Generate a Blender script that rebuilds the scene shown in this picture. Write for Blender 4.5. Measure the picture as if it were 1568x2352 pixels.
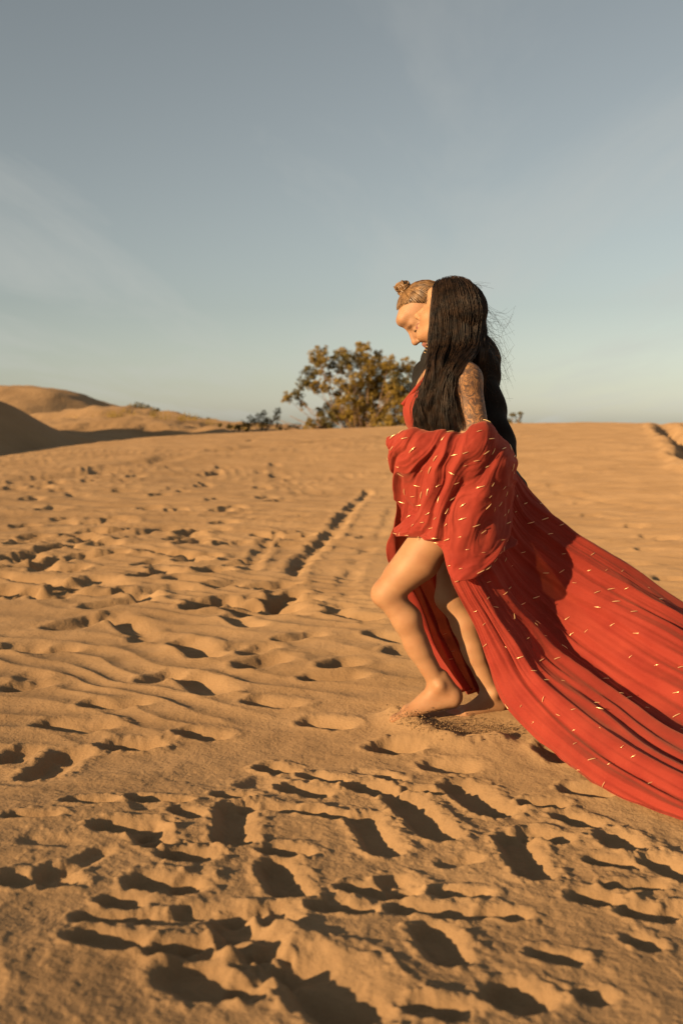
import bpy, math, random
import numpy as np
from mathutils import Vector

random.seed(7)
rng = np.random.default_rng(7)
scene = bpy.context.scene
for o in list(bpy.data.objects):
    bpy.data.objects.remove(o)

# ------------------------------------------------------------------ camera
CAM_Z = 1.09
PITCH = math.atan(208.0 / 2287.0)
FOC = 2287.0                       # focal length in units of a 1568 x 2352 frame
cam_d = bpy.data.cameras.new("camera")
cam = bpy.data.objects.new("camera", cam_d)
scene.collection.objects.link(cam)
cam.location = (0, 0, CAM_Z)
cam.rotation_euler = (math.pi / 2 - PITCH, 0, 0)
cam_d.sensor_fit = 'VERTICAL'
cam_d.sensor_height = 36.0
cam_d.lens = 35.0
cam_d.clip_start = 0.05
cam_d.clip_end = 6000
cam_d.dof.use_dof = True
cam_d.dof.focus_distance = 3.55
cam_d.dof.aperture_fstop = 3.2
scene.camera = cam

# ------------------------------------------------------------------ light
SUN_AZ = math.radians(50)          # from behind the camera towards the left
SUN_EL = math.radians(15)
to_sun = Vector((-math.sin(SUN_AZ) * math.cos(SUN_EL), -math.cos(SUN_AZ) * math.cos(SUN_EL), math.sin(SUN_EL)))
world = bpy.data.worlds.new("World")
scene.world = world
world.use_nodes = True
wn = world.node_tree.nodes
wl = world.node_tree.links
wn.clear()
w_out = wn.new("ShaderNodeOutputWorld")
w_bg = wn.new("ShaderNodeBackground")
w_bg.inputs["Strength"].default_value = 0.05
sky = wn.new("ShaderNodeTexSky")
sky.sky_type = 'NISHITA'
sky.sun_disc = False
sky.sun_elevation = SUN_EL
sky.sun_rotation = math.atan2(to_sun.x, to_sun.y)
sky.air_density = 1.0
sky.dust_density = 0.55
sky.ozone_density = 1.0
hsv = wn.new("ShaderNodeHueSaturation")
hsv.inputs["Saturation"].default_value = 0.42
wl.new(sky.outputs[0], hsv.inputs["Color"])
# thin high cirrus, projected on a flat layer high above the dunes
geo = wn.new("ShaderNodeTexCoord")
sep = wn.new("ShaderNodeSeparateXYZ")
wl.new(geo.outputs["Generated"], sep.inputs[0])
def wmath(op, a=None, b=None, va=0.0, vb=0.0):
    n = wn.new("ShaderNodeMath"); n.operation = op
    n.inputs[0].default_value = va; n.inputs[1].default_value = vb
    if a is not None: wl.new(a, n.inputs[0])
    if b is not None: wl.new(b, n.inputs[1])
    return n.outputs[0]
zc = wmath('ADD', wmath('MAXIMUM', sep.outputs[2], None, 0, 0.0), None, 0, 0.06)
ux = wmath('DIVIDE', sep.outputs[0], zc)
uy = wmath('DIVIDE', sep.outputs[1], zc)
comb = wn.new("ShaderNodeCombineXYZ")
wl.new(ux, comb.inputs[0]); wl.new(uy, comb.inputs[1])
mp = wn.new("ShaderNodeMapping")
mp.inputs["Rotation"].default_value = (0, 0, math.radians(-14))
mp.inputs["Scale"].default_value = (1.15, 0.30, 1)
mp.inputs["Location"].default_value = (7.7, -2.4, 0)
wl.new(comb.outputs[0], mp.inputs[0])
cn = wn.new("ShaderNodeTexNoise")
cn.inputs["Scale"].default_value = 1.0
cn.inputs["Detail"].default_value = 7
cn.inputs["Roughness"].default_value = 0.58
cn.inputs["Distortion"].default_value = 0.4
wl.new(mp.outputs[0], cn.inputs["Vector"])
cr = wn.new("ShaderNodeMapRange")
cr.inputs["From Min"].default_value = 0.47
cr.inputs["From Max"].default_value = 0.80
cr.inputs["To Max"].default_value = 0.5
wl.new(cn.outputs[0], cr.inputs["Value"])
cmix = wn.new("ShaderNodeMixRGB")
cmix.blend_type = 'MIX'
wl.new(cr.outputs[0], cmix.inputs["Fac"])
warm = wn.new("ShaderNodeMixRGB"); warm.blend_type = 'MULTIPLY'
warm.inputs["Fac"].default_value = 1.0
warm.inputs["Color2"].default_value = (0.955, 0.97, 0.905, 1)
wl.new(hsv.outputs[0], warm.inputs["Color1"])
wl.new(warm.outputs[0], cmix.inputs["Color1"])
cmix.inputs["Color2"].default_value = (5.6, 5.6, 5.2, 1)
wl.new(cmix.outputs[0], w_bg.inputs["Color"])
wl.new(w_bg.outputs[0], w_out.inputs["Surface"])

sun_d = bpy.data.lights.new("sun", 'SUN')
sun_d.energy = 5.0
sun_d.angle = math.radians(0.6)
sun_d.color = (1.0, 0.70, 0.38)
sun = bpy.data.objects.new("sun", sun_d)
scene.collection.objects.link(sun)
sun.rotation_euler = to_sun.to_track_quat('Z', 'Y').to_euler()

vs = scene.view_settings
vs.view_transform = 'Standard'
vs.look = 'None'
vs.gamma = 1.0
vs.use_curve_mapping = False
vs.exposure = 1.0

# ------------------------------------------------------------------ helpers
CP, SP = math.cos(PITCH), math.sin(PITCH)
def pt(X, Y, D):
    """point at depth D (metres along y) seen at X, Y of a 1568 x 2352 frame"""
    a = (X - 784.0) / FOC
    b = (1176.0 - Y) / FOC
    d = np.array([a, CP + b * SP, -SP + b * CP])
    return np.array([0, 0, CAM_Z]) + d * (D / d[1])

def sstep(a, b, x):
    t = np.clip((x - a) / (b - a), 0, 1)
    return t * t * (3 - 2 * t)

def _hash(ix, iy, seed):
    h = (ix.astype(np.int64) * 374761393 + iy.astype(np.int64) * 668265263 + seed * 974711) & 0xFFFFFFFF
    h = ((h ^ (h >> 13)) * 1274126177) & 0xFFFFFFFF
    return ((h ^ (h >> 16)) & 0xFFFF) / 65535.0
def vnoise(x, y, seed=0):
    ix = np.floor(x); iy = np.floor(y)
    fx = x - ix; fy = y - iy
    fx = fx * fx * fx * (fx * (fx * 6 - 15) + 10); fy = fy * fy * fy * (fy * (fy * 6 - 15) + 10)
    a = _hash(ix, iy, seed); b = _hash(ix + 1, iy, seed)
    c = _hash(ix, iy + 1, seed); d = _hash(ix + 1, iy + 1, seed)
    return (a + (b - a) * fx) * (1 - fy) + (c + (d - c) * fx) * fy
def fbm(x, y, octv=4, seed=0):
    s = 0; amp = 0.5; tot = 0
    for i in range(octv):
        s = s + amp * vnoise(x, y, seed + i * 17); tot += amp
        ca, sa = math.cos(0.6), math.sin(0.6)
        x, y = (x * ca - y * sa) * 2.03, (x * sa + y * ca) * 2.03
        amp *= 0.5
    return s / tot * 2 - 1

def make_mesh(name, verts, faces, mats, smooth=True, slots=None, parent=None):
    me = bpy.data.meshes.new(name)
    verts = np.asarray(verts, dtype=np.float32)
    if isinstance(faces, np.ndarray) and faces.ndim == 2:
        n, k = faces.shape
        me.vertices.add(len(verts)); me.vertices.foreach_set("co", verts.ravel())
        me.loops.add(n * k); me.loops.foreach_set("vertex_index", faces.astype(np.int32).ravel())
        me.polygons.add(n)
        me.polygons.foreach_set("loop_start", np.arange(0, n * k, k, dtype=np.int32))
        me.polygons.foreach_set("loop_total", np.full(n, k, dtype=np.int32))
        me.update(calc_edges=True)
    else:
        me.from_pydata([tuple(v) for v in verts], [], faces)
    me.validate()
    if not isinstance(mats, (list, tuple)): mats = [mats]
    for m in mats: me.materials.append(m)
    if slots is not None and len(slots) == len(me.polygons):
        me.polygons.foreach_set("material_index", np.asarray(slots, dtype=np.int32))
    if smooth:
        me.polygons.foreach_set("use_smooth", np.ones(len(me.polygons), dtype=bool))
    ob = bpy.data.objects.new(name, me)
    scene.collection.objects.link(ob)
    if parent is not None:
        ob.parent = parent
        ob.matrix_parent_inverse = parent.matrix_world.inverted() if False else ob.matrix_parent_inverse
        ob.location = -Vector(parent.location)
    return ob

def tag(o, label=None, cat=None, group=None, kind=None):
    if label: o["label"] = label
    if cat: o["category"] = cat
    if group: o["group"] = group
    if kind: o["kind"] = kind
    return o
def thing(name, label, cat, loc, group=None):
    o = bpy.data.objects.new(name, None)
    scene.collection.objects.link(o)
    o.location = loc
    o.empty_display_size = 0.1
    return tag(o, label, cat, group)

def catmull(P, n):
    """Catmull-Rom through rows of P (m,...) -> n samples"""
    P = np.asarray(P, float); m = len(P)
    Q = np.concatenate([(2 * P[0] - P[1])[None], P, (2 * P[-1] - P[-2])[None]])
    t = np.linspace(0, m - 1, n); i = np.clip(t.astype(int), 0, m - 2); f = t - i
    f = f.reshape((-1,) + (1,) * (P.ndim - 1))
    a, b, c, d = Q[i], Q[i + 1], Q[i + 2], Q[i + 3]
    return 0.5 * (2 * b + (c - a) * f + (2 * a - 5 * b + 4 * c - d) * f ** 2 + (3 * b - a - 3 * c + d) * f ** 3)

class Builder:
    def __init__(self): self.v = []; self.f = []; self.s = []; self.n = 0
    def add(self, v, f, slot=0):
        v = np.asarray(v, float); f = np.asarray(f, int)
        self.v.append(v); self.f.append(f + self.n); self.n += len(v); self.s.append(np.full(len(f), slot))
    def tube(self, pts, rad, sides=5, slot=0):
        pts = np.asarray(pts, float); n = len(pts)
        rad = np.broadcast_to(np.asarray(rad, float), (n,))
        T = np.gradient(pts, axis=0); T /= np.linalg.norm(T, axis=1, keepdims=True) + 1e-9
        ref = np.array([0.31, 0.9, 0.29]) if abs(T[0] @ np.array([0.31, 0.9, 0.29])) < 0.9 else np.array([1.0, 0, 0])
        A = np.cross(T, ref); A /= np.linalg.norm(A, axis=1, keepdims=True) + 1e-9
        B = np.cross(T, A)
        ang = np.linspace(0, 2 * math.pi, sides, endpoint=False)
        V = pts[:, None] + rad[:, None, None] * (np.cos(ang)[None, :, None] * A[:, None] + np.sin(ang)[None, :, None] * B[:, None])
        i = np.arange(n - 1)[:, None] * sides; j = np.arange(sides)[None]; k = (j + 1) % sides
        F = np.stack([i + j, i + k, i + sides + k, i + sides + j], -1).reshape(-1, 4)
        self.add(V.reshape(-1, 3), F, slot)
    def build(self, name, mats, parent=None, smooth=True):
        return make_mesh(name, np.concatenate(self.v), np.concatenate(self.f), mats, smooth, np.concatenate(self.s), parent)

# ---- volumes: smooth unions of round cones and ellipsoids, turned into one surface
class Vol:
    def __init__(self, lo, hi, h):
        self.h = h; self.lo = np.asarray(lo, float)
        self.n = np.ceil((np.asarray(hi) - self.lo) / h).astype(int) + 1
        self.F = np.full(self.n, 0.25, np.float32)
        self.ax = [self.lo[i] + h * np.arange(self.n[i]) for i in range(3)]
    def _blk(self, lo, hi):
        a = np.clip(np.floor((lo - self.lo) / self.h).astype(int), 0, self.n - 1)
        b = np.clip(np.ceil((hi - self.lo) / self.h).astype(int) + 1, 1, self.n)
        if np.any(b <= a): return None, None
        sl = tuple(slice(a[i], b[i]) for i in range(3))
        g = np.meshgrid(*[self.ax[i][sl[i]] for i in range(3)], indexing='ij')
        return sl, np.stack(g, -1)
    def _put(self, sl, d, k, sub):
        F = self.F[sl]
        if sub:
            d = -d
            hh = np.clip(0.5 - 0.5 * (F - d) / k, 0, 1)
            self.F[sl] = F * (1 - hh) + d * hh + k * hh * (1 - hh)
        else:
            hh = np.clip(0.5 + 0.5 * (F - d) / k, 0, 1)
            self.F[sl] = F * (1 - hh) + d * hh - k * hh * (1 - hh)
    def cone(self, a, b, ra, rb, k=0.02, sub=False):
        a = np.asarray(a, float); b = np.asarray(b, float)
        m = max(ra, rb) + k + 4 * self.h
        sl, P = self._blk(np.minimum(a, b) - m, np.maximum(a, b) + m)
        if sl is None: return
        ab = b - a; t = np.clip(((P - a) @ ab) / (ab @ ab + 1e-12), 0, 1)
        d = np.linalg.norm(P - a - t[..., None] * ab, axis=-1) - (ra + (rb - ra) * t)
        self._put(sl, d, k, sub)
    def ell(self, c, r, R=None, k=0.02, sub=False):
        c = np.asarray(c, float); r = np.asarray(r, float)
        m = r.max() + k + 4 * self.h
        sl, P = self._blk(c - m, c + m)
        if sl is None: return
        q = P - c
        if R is not None: q = q @ R.T          # rows of R are the local axes
        k0 = np.linalg.norm(q / r, axis=-1); k1 = np.linalg.norm(q / r ** 2, axis=-1) + 1e-9
        self._put(sl, k0 * (k0 - 1) / k1, k, sub)
    def sph(self, c, r, k=0.02, sub=False): self.cone(c, np.asarray(c) + [0, 0, 1e-4], r, r, k, sub)
    def grid(self): return np.meshgrid(*self.ax, indexing='ij')
    def surface(self, smooth=1):
        F = self.F; s = F < 0; h = self.h
        off = [(0,0,0),(1,0,0),(0,1,0),(1,1,0),(0,0,1),(1,0,1),(0,1,1),(1,1,1)]
        n = np.array(F.shape)
        def cs(A, o): return A[o[0]:n[0]-1+o[0], o[1]:n[1]-1+o[1], o[2]:n[2]-1+o[2]]
        cnt = sum(cs(s, o).astype(np.int8) for o in off)
        mix = (cnt > 0) & (cnt < 8)
        idx = np.full(mix.shape, -1, np.int64); cells = np.argwhere(mix); idx[mix] = np.arange(len(cells))
        val = np.stack([F[cells[:,0]+o[0], cells[:,1]+o[1], cells[:,2]+o[2]] for o in off], 1)
        acc = np.zeros((len(cells), 3)); num = np.zeros(len(cells))
        for i in range(8):
            for j in range(i + 1, 8):
                d = np.array(off[j]) - np.array(off[i])
                if np.abs(d).sum() != 1: continue
                a, b = val[:, i], val[:, j]; c = (a < 0) != (b < 0)
                t = np.where(c, a / np.where(c, a - b, 1), 0)
                acc += np.where(c[:, None], np.array(off[i]) + t[:, None] * d, 0); num += c
        V = self.lo + h * (cells + acc / num[:, None])
        Q = []
        for ax in range(3):
            u, w = (ax + 1) % 3, (ax + 2) % 3
            sl0 = [slice(1, -1)] * 3; sl1 = [slice(1, -1)] * 3
            sl0[ax] = slice(0, -1); sl1[ax] = slice(1, None)
            a = s[tuple(sl0)]; b = s[tuple(sl1)]
            e = np.argwhere(a != b)
            if not len(e): continue
            fl = a[tuple(e.T)]
            o = np.ones(3, int); o[ax] = 0
            p = e + o
            eu = np.zeros(3, int); eu[u] = 1; ew = np.zeros(3, int); ew[w] = 1
            c0 = idx[tuple((p - eu - ew).T)]; c1 = idx[tuple((p - ew).T)]; c2 = idx[tuple(p.T)]; c3 = idx[tuple((p - eu).T)]
            q = np.stack([c0, c1, c2, c3], 1); q[~fl] = q[~fl][:, ::-1]
            Q.append(q)
        Q = np.concatenate(Q); Q = Q[(Q >= 0).all(1)]
        for _ in range(smooth):
            S = np.zeros_like(V); C = np.zeros(len(V))
            for k in range(4):
                np.add.at(S, Q[:, k], V[Q[:, (k + 1) % 4]]); np.add.at(C, Q[:, k], 1)
            V = 0.5 * V + 0.5 * S / np.maximum(C, 1)[:, None]
        return V, Q

# ------------------------------------------------------------------ materials
def mat(name, color, rough=0.6, spec=0.3):
    m = bpy.data.materials.new(name); m.use_nodes = True
    b = m.node_tree.nodes["Principled BSDF"]
    b.inputs["Base Color"].default_value = (*color, 1)
    b.inputs["Roughness"].default_value = rough
    b.inputs["Specular IOR Level"].default_value = spec
    return m
def nodes(m): return m.node_tree.nodes, m.node_tree.links, m.node_tree.nodes["Principled BSDF"]
def noise_color(m, c1, c2, scale, detail=4, lo=0.35, hi=0.65, vec=None, bump=None, bump_scale=None, bump_dist=0.002):
    n, l, b = nodes(m)
    tc = n.new("ShaderNodeTexCoord")
    t = n.new("ShaderNodeTexNoise"); t.inputs["Scale"].default_value = scale; t.inputs["Detail"].default_value = detail
    src = tc.outputs["Object"]
    l.new(src, t.inputs["Vector"])
    r = n.new("ShaderNodeValToRGB")
    r.color_ramp.elements[0].position = lo; r.color_ramp.elements[0].color = (*c1, 1)
    r.color_ramp.elements[1].position = hi; r.color_ramp.elements[1].color = (*c2, 1)
    l.new(t.outputs[0], r.inputs[0]); l.new(r.outputs[0], b.inputs["Base Color"])
    if bump:
        t2 = n.new("ShaderNodeTexNoise"); t2.inputs["Scale"].default_value = bump_scale; t2.inputs["Detail"].default_value = 5
        l.new(src, t2.inputs["Vector"])
        bp = n.new("ShaderNodeBump"); bp.inputs["Strength"].default_value = bump; bp.inputs["Distance"].default_value = bump_dist
        l.new(t2.outputs[0], bp.inputs["Height"]); l.new(bp.outputs[0], b.inputs["Normal"])
    return r

M = {}
M['sand'] = mat('sand', (0.4, 0.27, 0.14), 0.95, 0.1)
noise_color(M['sand'], (0.262, 0.162, 0.082), (0.325, 0.204, 0.105), 1.3, 6, 0.35, 0.65, bump=0.5, bump_scale=90, bump_dist=0.004)
def sand_relief():
    n, l, b = nodes(M['sand'])
    bp = [x for x in n if x.type == 'BUMP'][0]; tc = [x for x in n if x.type == 'TEX_COORD'][0]
    t = n.new("ShaderNodeTexNoise"); t.inputs["Scale"].default_value = 22; t.inputs["Detail"].default_value = 6; t.inputs["Roughness"].default_value = 0.65
    l.new(tc.outputs["Object"], t.inputs["Vector"])
    b2 = n.new("ShaderNodeBump"); b2.inputs["Strength"].default_value = 0.55; b2.inputs["Distance"].default_value = 0.012
    l.new(t.outputs[0], b2.inputs["Height"]); l.new(b2.outputs[0], bp.inputs["Normal"])
    wv = n.new("ShaderNodeTexWave"); wv.wave_type = 'BANDS'; wv.bands_direction = 'Y'
    wv.inputs["Scale"].default_value = 1.1; wv.inputs["Distortion"].default_value = 7; wv.inputs["Detail"].default_value = 3; wv.inputs["Detail Scale"].default_value = 0.5
    mpw = n.new("ShaderNodeMapping"); mpw.inputs["Rotation"].default_value = (0, 0, math.radians(-20))
    l.new(tc.outputs["Object"], mpw.inputs[0]); l.new(mpw.outputs[0], wv.inputs["Vector"])
    b3 = n.new("ShaderNodeBump"); b3.inputs["Strength"].default_value = 0.5; b3.inputs["Distance"].default_value = 0.022
    l.new(wv.outputs["Fac"], b3.inputs["Height"]); l.new(b3.outputs[0], b2.inputs["Normal"])
    g = n.new("ShaderNodeTexNoise"); g.inputs["Scale"].default_value = 900; g.inputs["Detail"].default_value = 2
    l.new(tc.outputs["Object"], g.inputs["Vector"])
    ramp = [x for x in n if x.type == 'VALTORGB'][0]
    mr = n.new("ShaderNodeMapRange"); mr.inputs["From Min"].default_value = 0.3; mr.inputs["From Max"].default_value = 0.7
    mr.inputs["To Min"].default_value = 0.78; mr.inputs["To Max"].default_value = 1.18
    l.new(g.outputs[0], mr.inputs["Value"])
    mx = n.new("ShaderNodeMixRGB"); mx.blend_type = 'MULTIPLY'; mx.inputs["Fac"].default_value = 1
    l.new(ramp.outputs[0], mx.inputs["Color1"]); l.new(mr.outputs[0], mx.inputs["Color2"]); l.new(mx.outputs[0], b.inputs["Base Color"])
sand_relief()
M['sand'].node_tree.nodes['Principled BSDF'].inputs['Diffuse Roughness'].default_value = 0.55
M['dune'] = mat('dune_sand', (0.4, 0.27, 0.14), 0.95, 0.1)
noise_color(M['dune'], (0.262, 0.162, 0.082), (0.325, 0.204, 0.105), 0.25, 6, 0.35, 0.65, bump=0.6, bump_scale=2.5, bump_dist=0.12)

def skin_mat(name, c):
    m = mat(name, c, 0.58, 0.25)
    n, l, b = nodes(m)
    b.inputs["Subsurface Weight"].default_value = 0.12
    b.inputs["Subsurface Radius"].default_value = (1.0, 0.35, 0.2)
    b.inputs["Subsurface Scale"].default_value = 0.012
    c2 = (c[0] * 0.84, c[1] * 0.74, c[2] * 0.70)
    noise_color(m, c2, c, 14, 5, 0.3, 0.7, bump=0.15, bump_scale=160, bump_dist=0.001)
    return m
M['skin_a'] = skin_mat('warm_skin', (0.35, 0.192, 0.098))
M['skin_b'] = skin_mat('fair_skin', (0.35, 0.20, 0.112))
M['lips'] = mat('lips', (0.22, 0.09, 0.07), 0.45)
M['brow'] = mat('eyebrow', (0.08, 0.045, 0.025), 0.8)
M['brow_fair'] = mat('fair_eyebrow', (0.2, 0.1, 0.05), 0.8)
M['lash'] = mat('lash', (0.015, 0.01, 0.008), 0.8)
M['dune'].node_tree.nodes['Principled BSDF'].inputs['Diffuse Roughness'].default_value = 0.55
# inked skin
M['ink'] = skin_mat('tattooed_skin', (0.32, 0.17, 0.075))
def ink():
    m = M['ink']; n, l, b = nodes(m)
    ramp = [x for x in n if x.type == 'VALTORGB'][0]
    tc = [x for x in n if x.type == 'TEX_COORD'][0]
    w = n.new("ShaderNodeTexNoise"); w.inputs["Scale"].default_value = 26; w.inputs["Detail"].default_value = 4; w.inputs["Distortion"].default_value = 3.5
    l.new(tc.outputs["Object"], w.inputs["Vector"])
    v = n.new("ShaderNodeTexVoronoi"); v.feature = 'DISTANCE_TO_EDGE'; v.inputs["Scale"].default_value = 20
    wv = n.new("ShaderNodeVectorMath"); wv.operation = 'MULTIPLY_ADD'; wv.inputs[1].default_value = (0.10, 0.10, 0.10)
    l.new(w.outputs["Color"], wv.inputs[0]); l.new(tc.outputs["Object"], wv.inputs[2]); l.new(wv.outputs[0], v.inputs["Vector"])
    r1 = n.new("ShaderNodeMapRange"); r1.inputs["From Min"].default_value = 0.46; r1.inputs["From Max"].default_value = 0.58
    l.new(w.outputs[0], r1.inputs["Value"])
    r2 = n.new("ShaderNodeMapRange"); r2.inputs["From Min"].default_value = 0.02; r2.inputs["From Max"].default_value = 0.16
    r2.inputs["To Min"].default_value = 0.9; r2.inputs["To Max"].default_value = 0.0
    l.new(v.outputs["Distance"], r2.inputs["Value"])
    mx = n.new("ShaderNodeMath"); mx.operation = 'MAXIMUM'
    l.new(r1.outputs[0], mx.inputs[0]); l.new(r2.outputs[0], mx.inputs[1])
    ml = n.new("ShaderNodeMath"); ml.operation = 'MULTIPLY'; ml.inputs[1].default_value = 0.85
    l.new(mx.outputs[0], ml.inputs[0])
    mix = n.new("ShaderNodeMixRGB"); mix.inputs["Color2"].default_value = (0.05, 0.035, 0.032, 1)
    l.new(ml.outputs[0], mix.inputs["Fac"]); l.new(ramp.outputs[0], mix.inputs["Color1"])
    l.new(mix.outputs[0], b.inputs["Base Color"])
ink()

def cloth_mat(name, c1, c2, trans=0.35, sheer=0.32):
    m = bpy.data.materials.new(name); m.use_nodes = True
    n, l = m.node_tree.nodes, m.node_tree.links
    b = n["Principled BSDF"]; out = n["Material Output"]
    b.inputs["Roughness"].default_value = 0.75; b.inputs["Specular IOR Level"].default_value = 0.15
    b.inputs["Sheen Weight"].default_value = 0.25; b.inputs["Sheen Tint"].default_value = (1.0, 0.45, 0.3, 1)
    tc = n.new("ShaderNodeTexCoord")
    t = n.new("ShaderNodeTexNoise"); t.inputs["Scale"].default_value = 9; t.inputs["Detail"].default_value = 5
    l.new(tc.outputs["Object"], t.inputs["Vector"])
    r = n.new("ShaderNodeValToRGB")
    r.color_ramp.elements[0].position = 0.3; r.color_ramp.elements[0].color = (*c1, 1)
    r.color_ramp.elements[1].position = 0.7; r.color_ramp.elements[1].color = (*c2, 1)
    l.new(t.outputs[0], r.inputs[0]); l.new(r.outputs[0], b.inputs["Base Color"])
    t2 = n.new("ShaderNodeTexNoise"); t2.inputs["Scale"].default_value = 60; t2.inputs["Detail"].default_value = 6
    l.new(tc.outputs["Object"], t2.inputs["Vector"])
    bp = n.new("ShaderNodeBump"); bp.inputs["Strength"].default_value = 0.25; bp.inputs["Distance"].default_value = 0.004
    l.new(t2.outputs[0], bp.inputs["Height"]); l.new(bp.outputs[0], b.inputs["Normal"])
    tr = n.new("ShaderNodeBsdfTranslucent"); l.new(r.outputs[0], tr.inputs["Color"])
    mx = n.new("ShaderNodeMixShader"); mx.inputs[0].default_value = trans
    l.new(b.outputs[0], mx.inputs[1]); l.new(tr.outputs[0], mx.inputs[2])
    tp = n.new("ShaderNodeBsdfTransparent"); tp.inputs["Color"].default_value = (1.0, 0.55, 0.45, 1)
    lw = n.new("ShaderNodeLayerWeight"); lw.inputs["Blend"].default_value = 0.5
    mr = n.new("ShaderNodeMapRange"); mr.inputs["To Min"].default_value = sheer; mr.inputs["To Max"].default_value = 0.02
    l.new(lw.outputs["Facing"], mr.inputs["Value"])
    m3 = n.new("ShaderNodeMixShader"); l.new(mr.outputs[0], m3.inputs[0])
    l.new(mx.outputs[0], m3.inputs[1]); l.new(tp.outputs[0], m3.inputs[2]); l.new(m3.outputs[0], out.inputs["Surface"])
    return m
M['red'] = cloth_mat('red_chiffon', (0.29, 0.037, 0.025), (0.36, 0.054, 0.034), 0.22)
M['black'] = mat('black_cloth', (0.012, 0.010, 0.009), 0.85, 0.15)
noise_color(M['black'], (0.009, 0.008, 0.007), (0.018, 0.015, 0.013), 12, 4, bump=0.4, bump_scale=40, bump_dist=0.006)
M['hair_dark'] = mat('dark_hair', (0.012, 0.008, 0.006), 0.5, 0.25)
noise_color(M['hair_dark'], (0.008, 0.005, 0.0035), (0.040, 0.021, 0.011), 38, 3)
M['hair_fair'] = mat('fair_hair', (0.25, 0.14, 0.06), 0.42, 0.4)
noise_color(M['hair_fair'], (0.07, 0.035, 0.014), (0.24, 0.13, 0.05), 45, 3)
M['gold'] = mat('gold_bead', (0.9, 0.62, 0.30), 0.28, 0.6)
M['gold'].node_tree.nodes["Principled BSDF"].inputs["Metallic"].default_value = 0.55
M['bark'] = mat('bark', (0.2, 0.12, 0.07), 0.9)
noise_color(M['bark'], (0.12, 0.075, 0.045), (0.28, 0.17, 0.10), 3, 4)
def leaf_mat(name, c1, c2):
    m = mat(name, c1, 0.7, 0.2)
    n, l, b = nodes(m)
    g = n.new("ShaderNodeNewGeometry")
    r = n.new("ShaderNodeValToRGB")
    r.color_ramp.elements[0].color = (*c1, 1); r.color_ramp.elements[1].color = (*c2, 1)
    l.new(g.outputs["Random Per Island"], r.inputs[0]); l.new(r.outputs[0], b.inputs["Base Color"])
    tr = n.new("ShaderNodeBsdfTranslucent"); l.new(r.outputs[0], tr.inputs["Color"])
    mx = n.new("ShaderNodeMixShader"); mx.inputs[0].default_value = 0.25
    l.new(b.outputs[0], mx.inputs[1]); l.new(tr.outputs[0], mx.inputs[2])
    l.new(mx.outputs[0], n["Material Output"].inputs["Surface"])
    return m
M['leaf'] = leaf_mat('olive_leaf', (0.15, 0.105, 0.022), (0.34, 0.22, 0.042))
M['leaf_dark'] = leaf_mat('dark_leaf', (0.06, 0.055, 0.016), (0.16, 0.115, 0.028))
M['straw'] = leaf_mat('dry_grass', (0.16, 0.11, 0.03), (0.30, 0.20, 0.06))

# ------------------------------------------------------------------ ground
AZC = np.array([-1.2, -0.343, -0.19, -0.037, 0.178, 0.343, 1.2])
DC = np.array([17., 24., 32., 42., 50., 55., 55.])
YC = np.array([1048., 1048., 1009., 990., 974., 972., 972.])
ZC = CAM_Z - DC * (YC - 968) / FOC
def base_z(x, y):
    r = np.hypot(x, y)
    az = np.where(y > 0.1, x / np.maximum(y, 0.1), np.where(x > 0, 1.2, -1.2))
    dc = np.interp(az, AZC, DC); zcr = np.interp(az, AZC, ZC)
    t = np.clip((r - 7.0) / (dc - 7.0), 0, 1)
    up = zcr * t * t * (3 - 2 * t)
    over = np.maximum(r - dc, 0)
    drop = np.interp(az, [-0.30, -0.12, -0.02, 0.12], [0.45, 0.6, 1.3, 2.4])
    down = -drop * (1 - np.exp(-(over / 14.0) ** 2)) - 0.013 * np.maximum(over - 40, 0)
    front = np.where(y > 0.1, 1.0, 0.3)
    near = np.where(y > 0, 1 - sstep(2.5, 3.35, r), 1.0)
    tilt = near * (0.065 * np.clip(3.2 - np.maximum(y, 0), 0, 2.2) - 0.055 * np.clip(x, -2, 2))
    und = tilt + 0.16 * fbm(x / 9.0, y / 9.0, 3, 3) * sstep(5, 14, r) + 0.035 * fbm(x / 1.7, y / 1.7, 3, 9) * sstep(4.2, 7, r)
    return (up + down) * front + und
def ground_at(X, Y):
    """world x, y where the pixel hits the base ground"""
    a = (X - 784.0) / FOC; b = (1176.0 - Y) / FOC
    d = np.array([a, CP + b * SP, -SP + b * CP])
    D = 1.09 * FOC / max(Y - 968.0, 12.0)
    for _ in range(6):
        p = np.array([0, 0, CAM_Z]) + d * (D / d[1])
        g = float(base_z(np.array([p[0]]), np.array([p[1]]))[0])
        D = min((CAM_Z - g) / (-d[2] / d[1]) if d[2] < 0 else D, 60)
    p = d * (D / d[1])
    return p[0], p[1]

pits = []     # (x1,y1,x2,y2,radius,depth)
def pit_px(x1, y1, x2, y2, rad, dep=None, shift=0.5):
    a = ground_at(x1, y1); b = ground_at(x2, y2)
    sx, sy = -to_sun.x, -to_sun.y
    k = rad * shift
    pits.append((a[0] + sx * k, a[1] + sy * k, b[0] + sx * k, b[1] + sy * k, rad, dep if dep else rad * 0.62))
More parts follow.
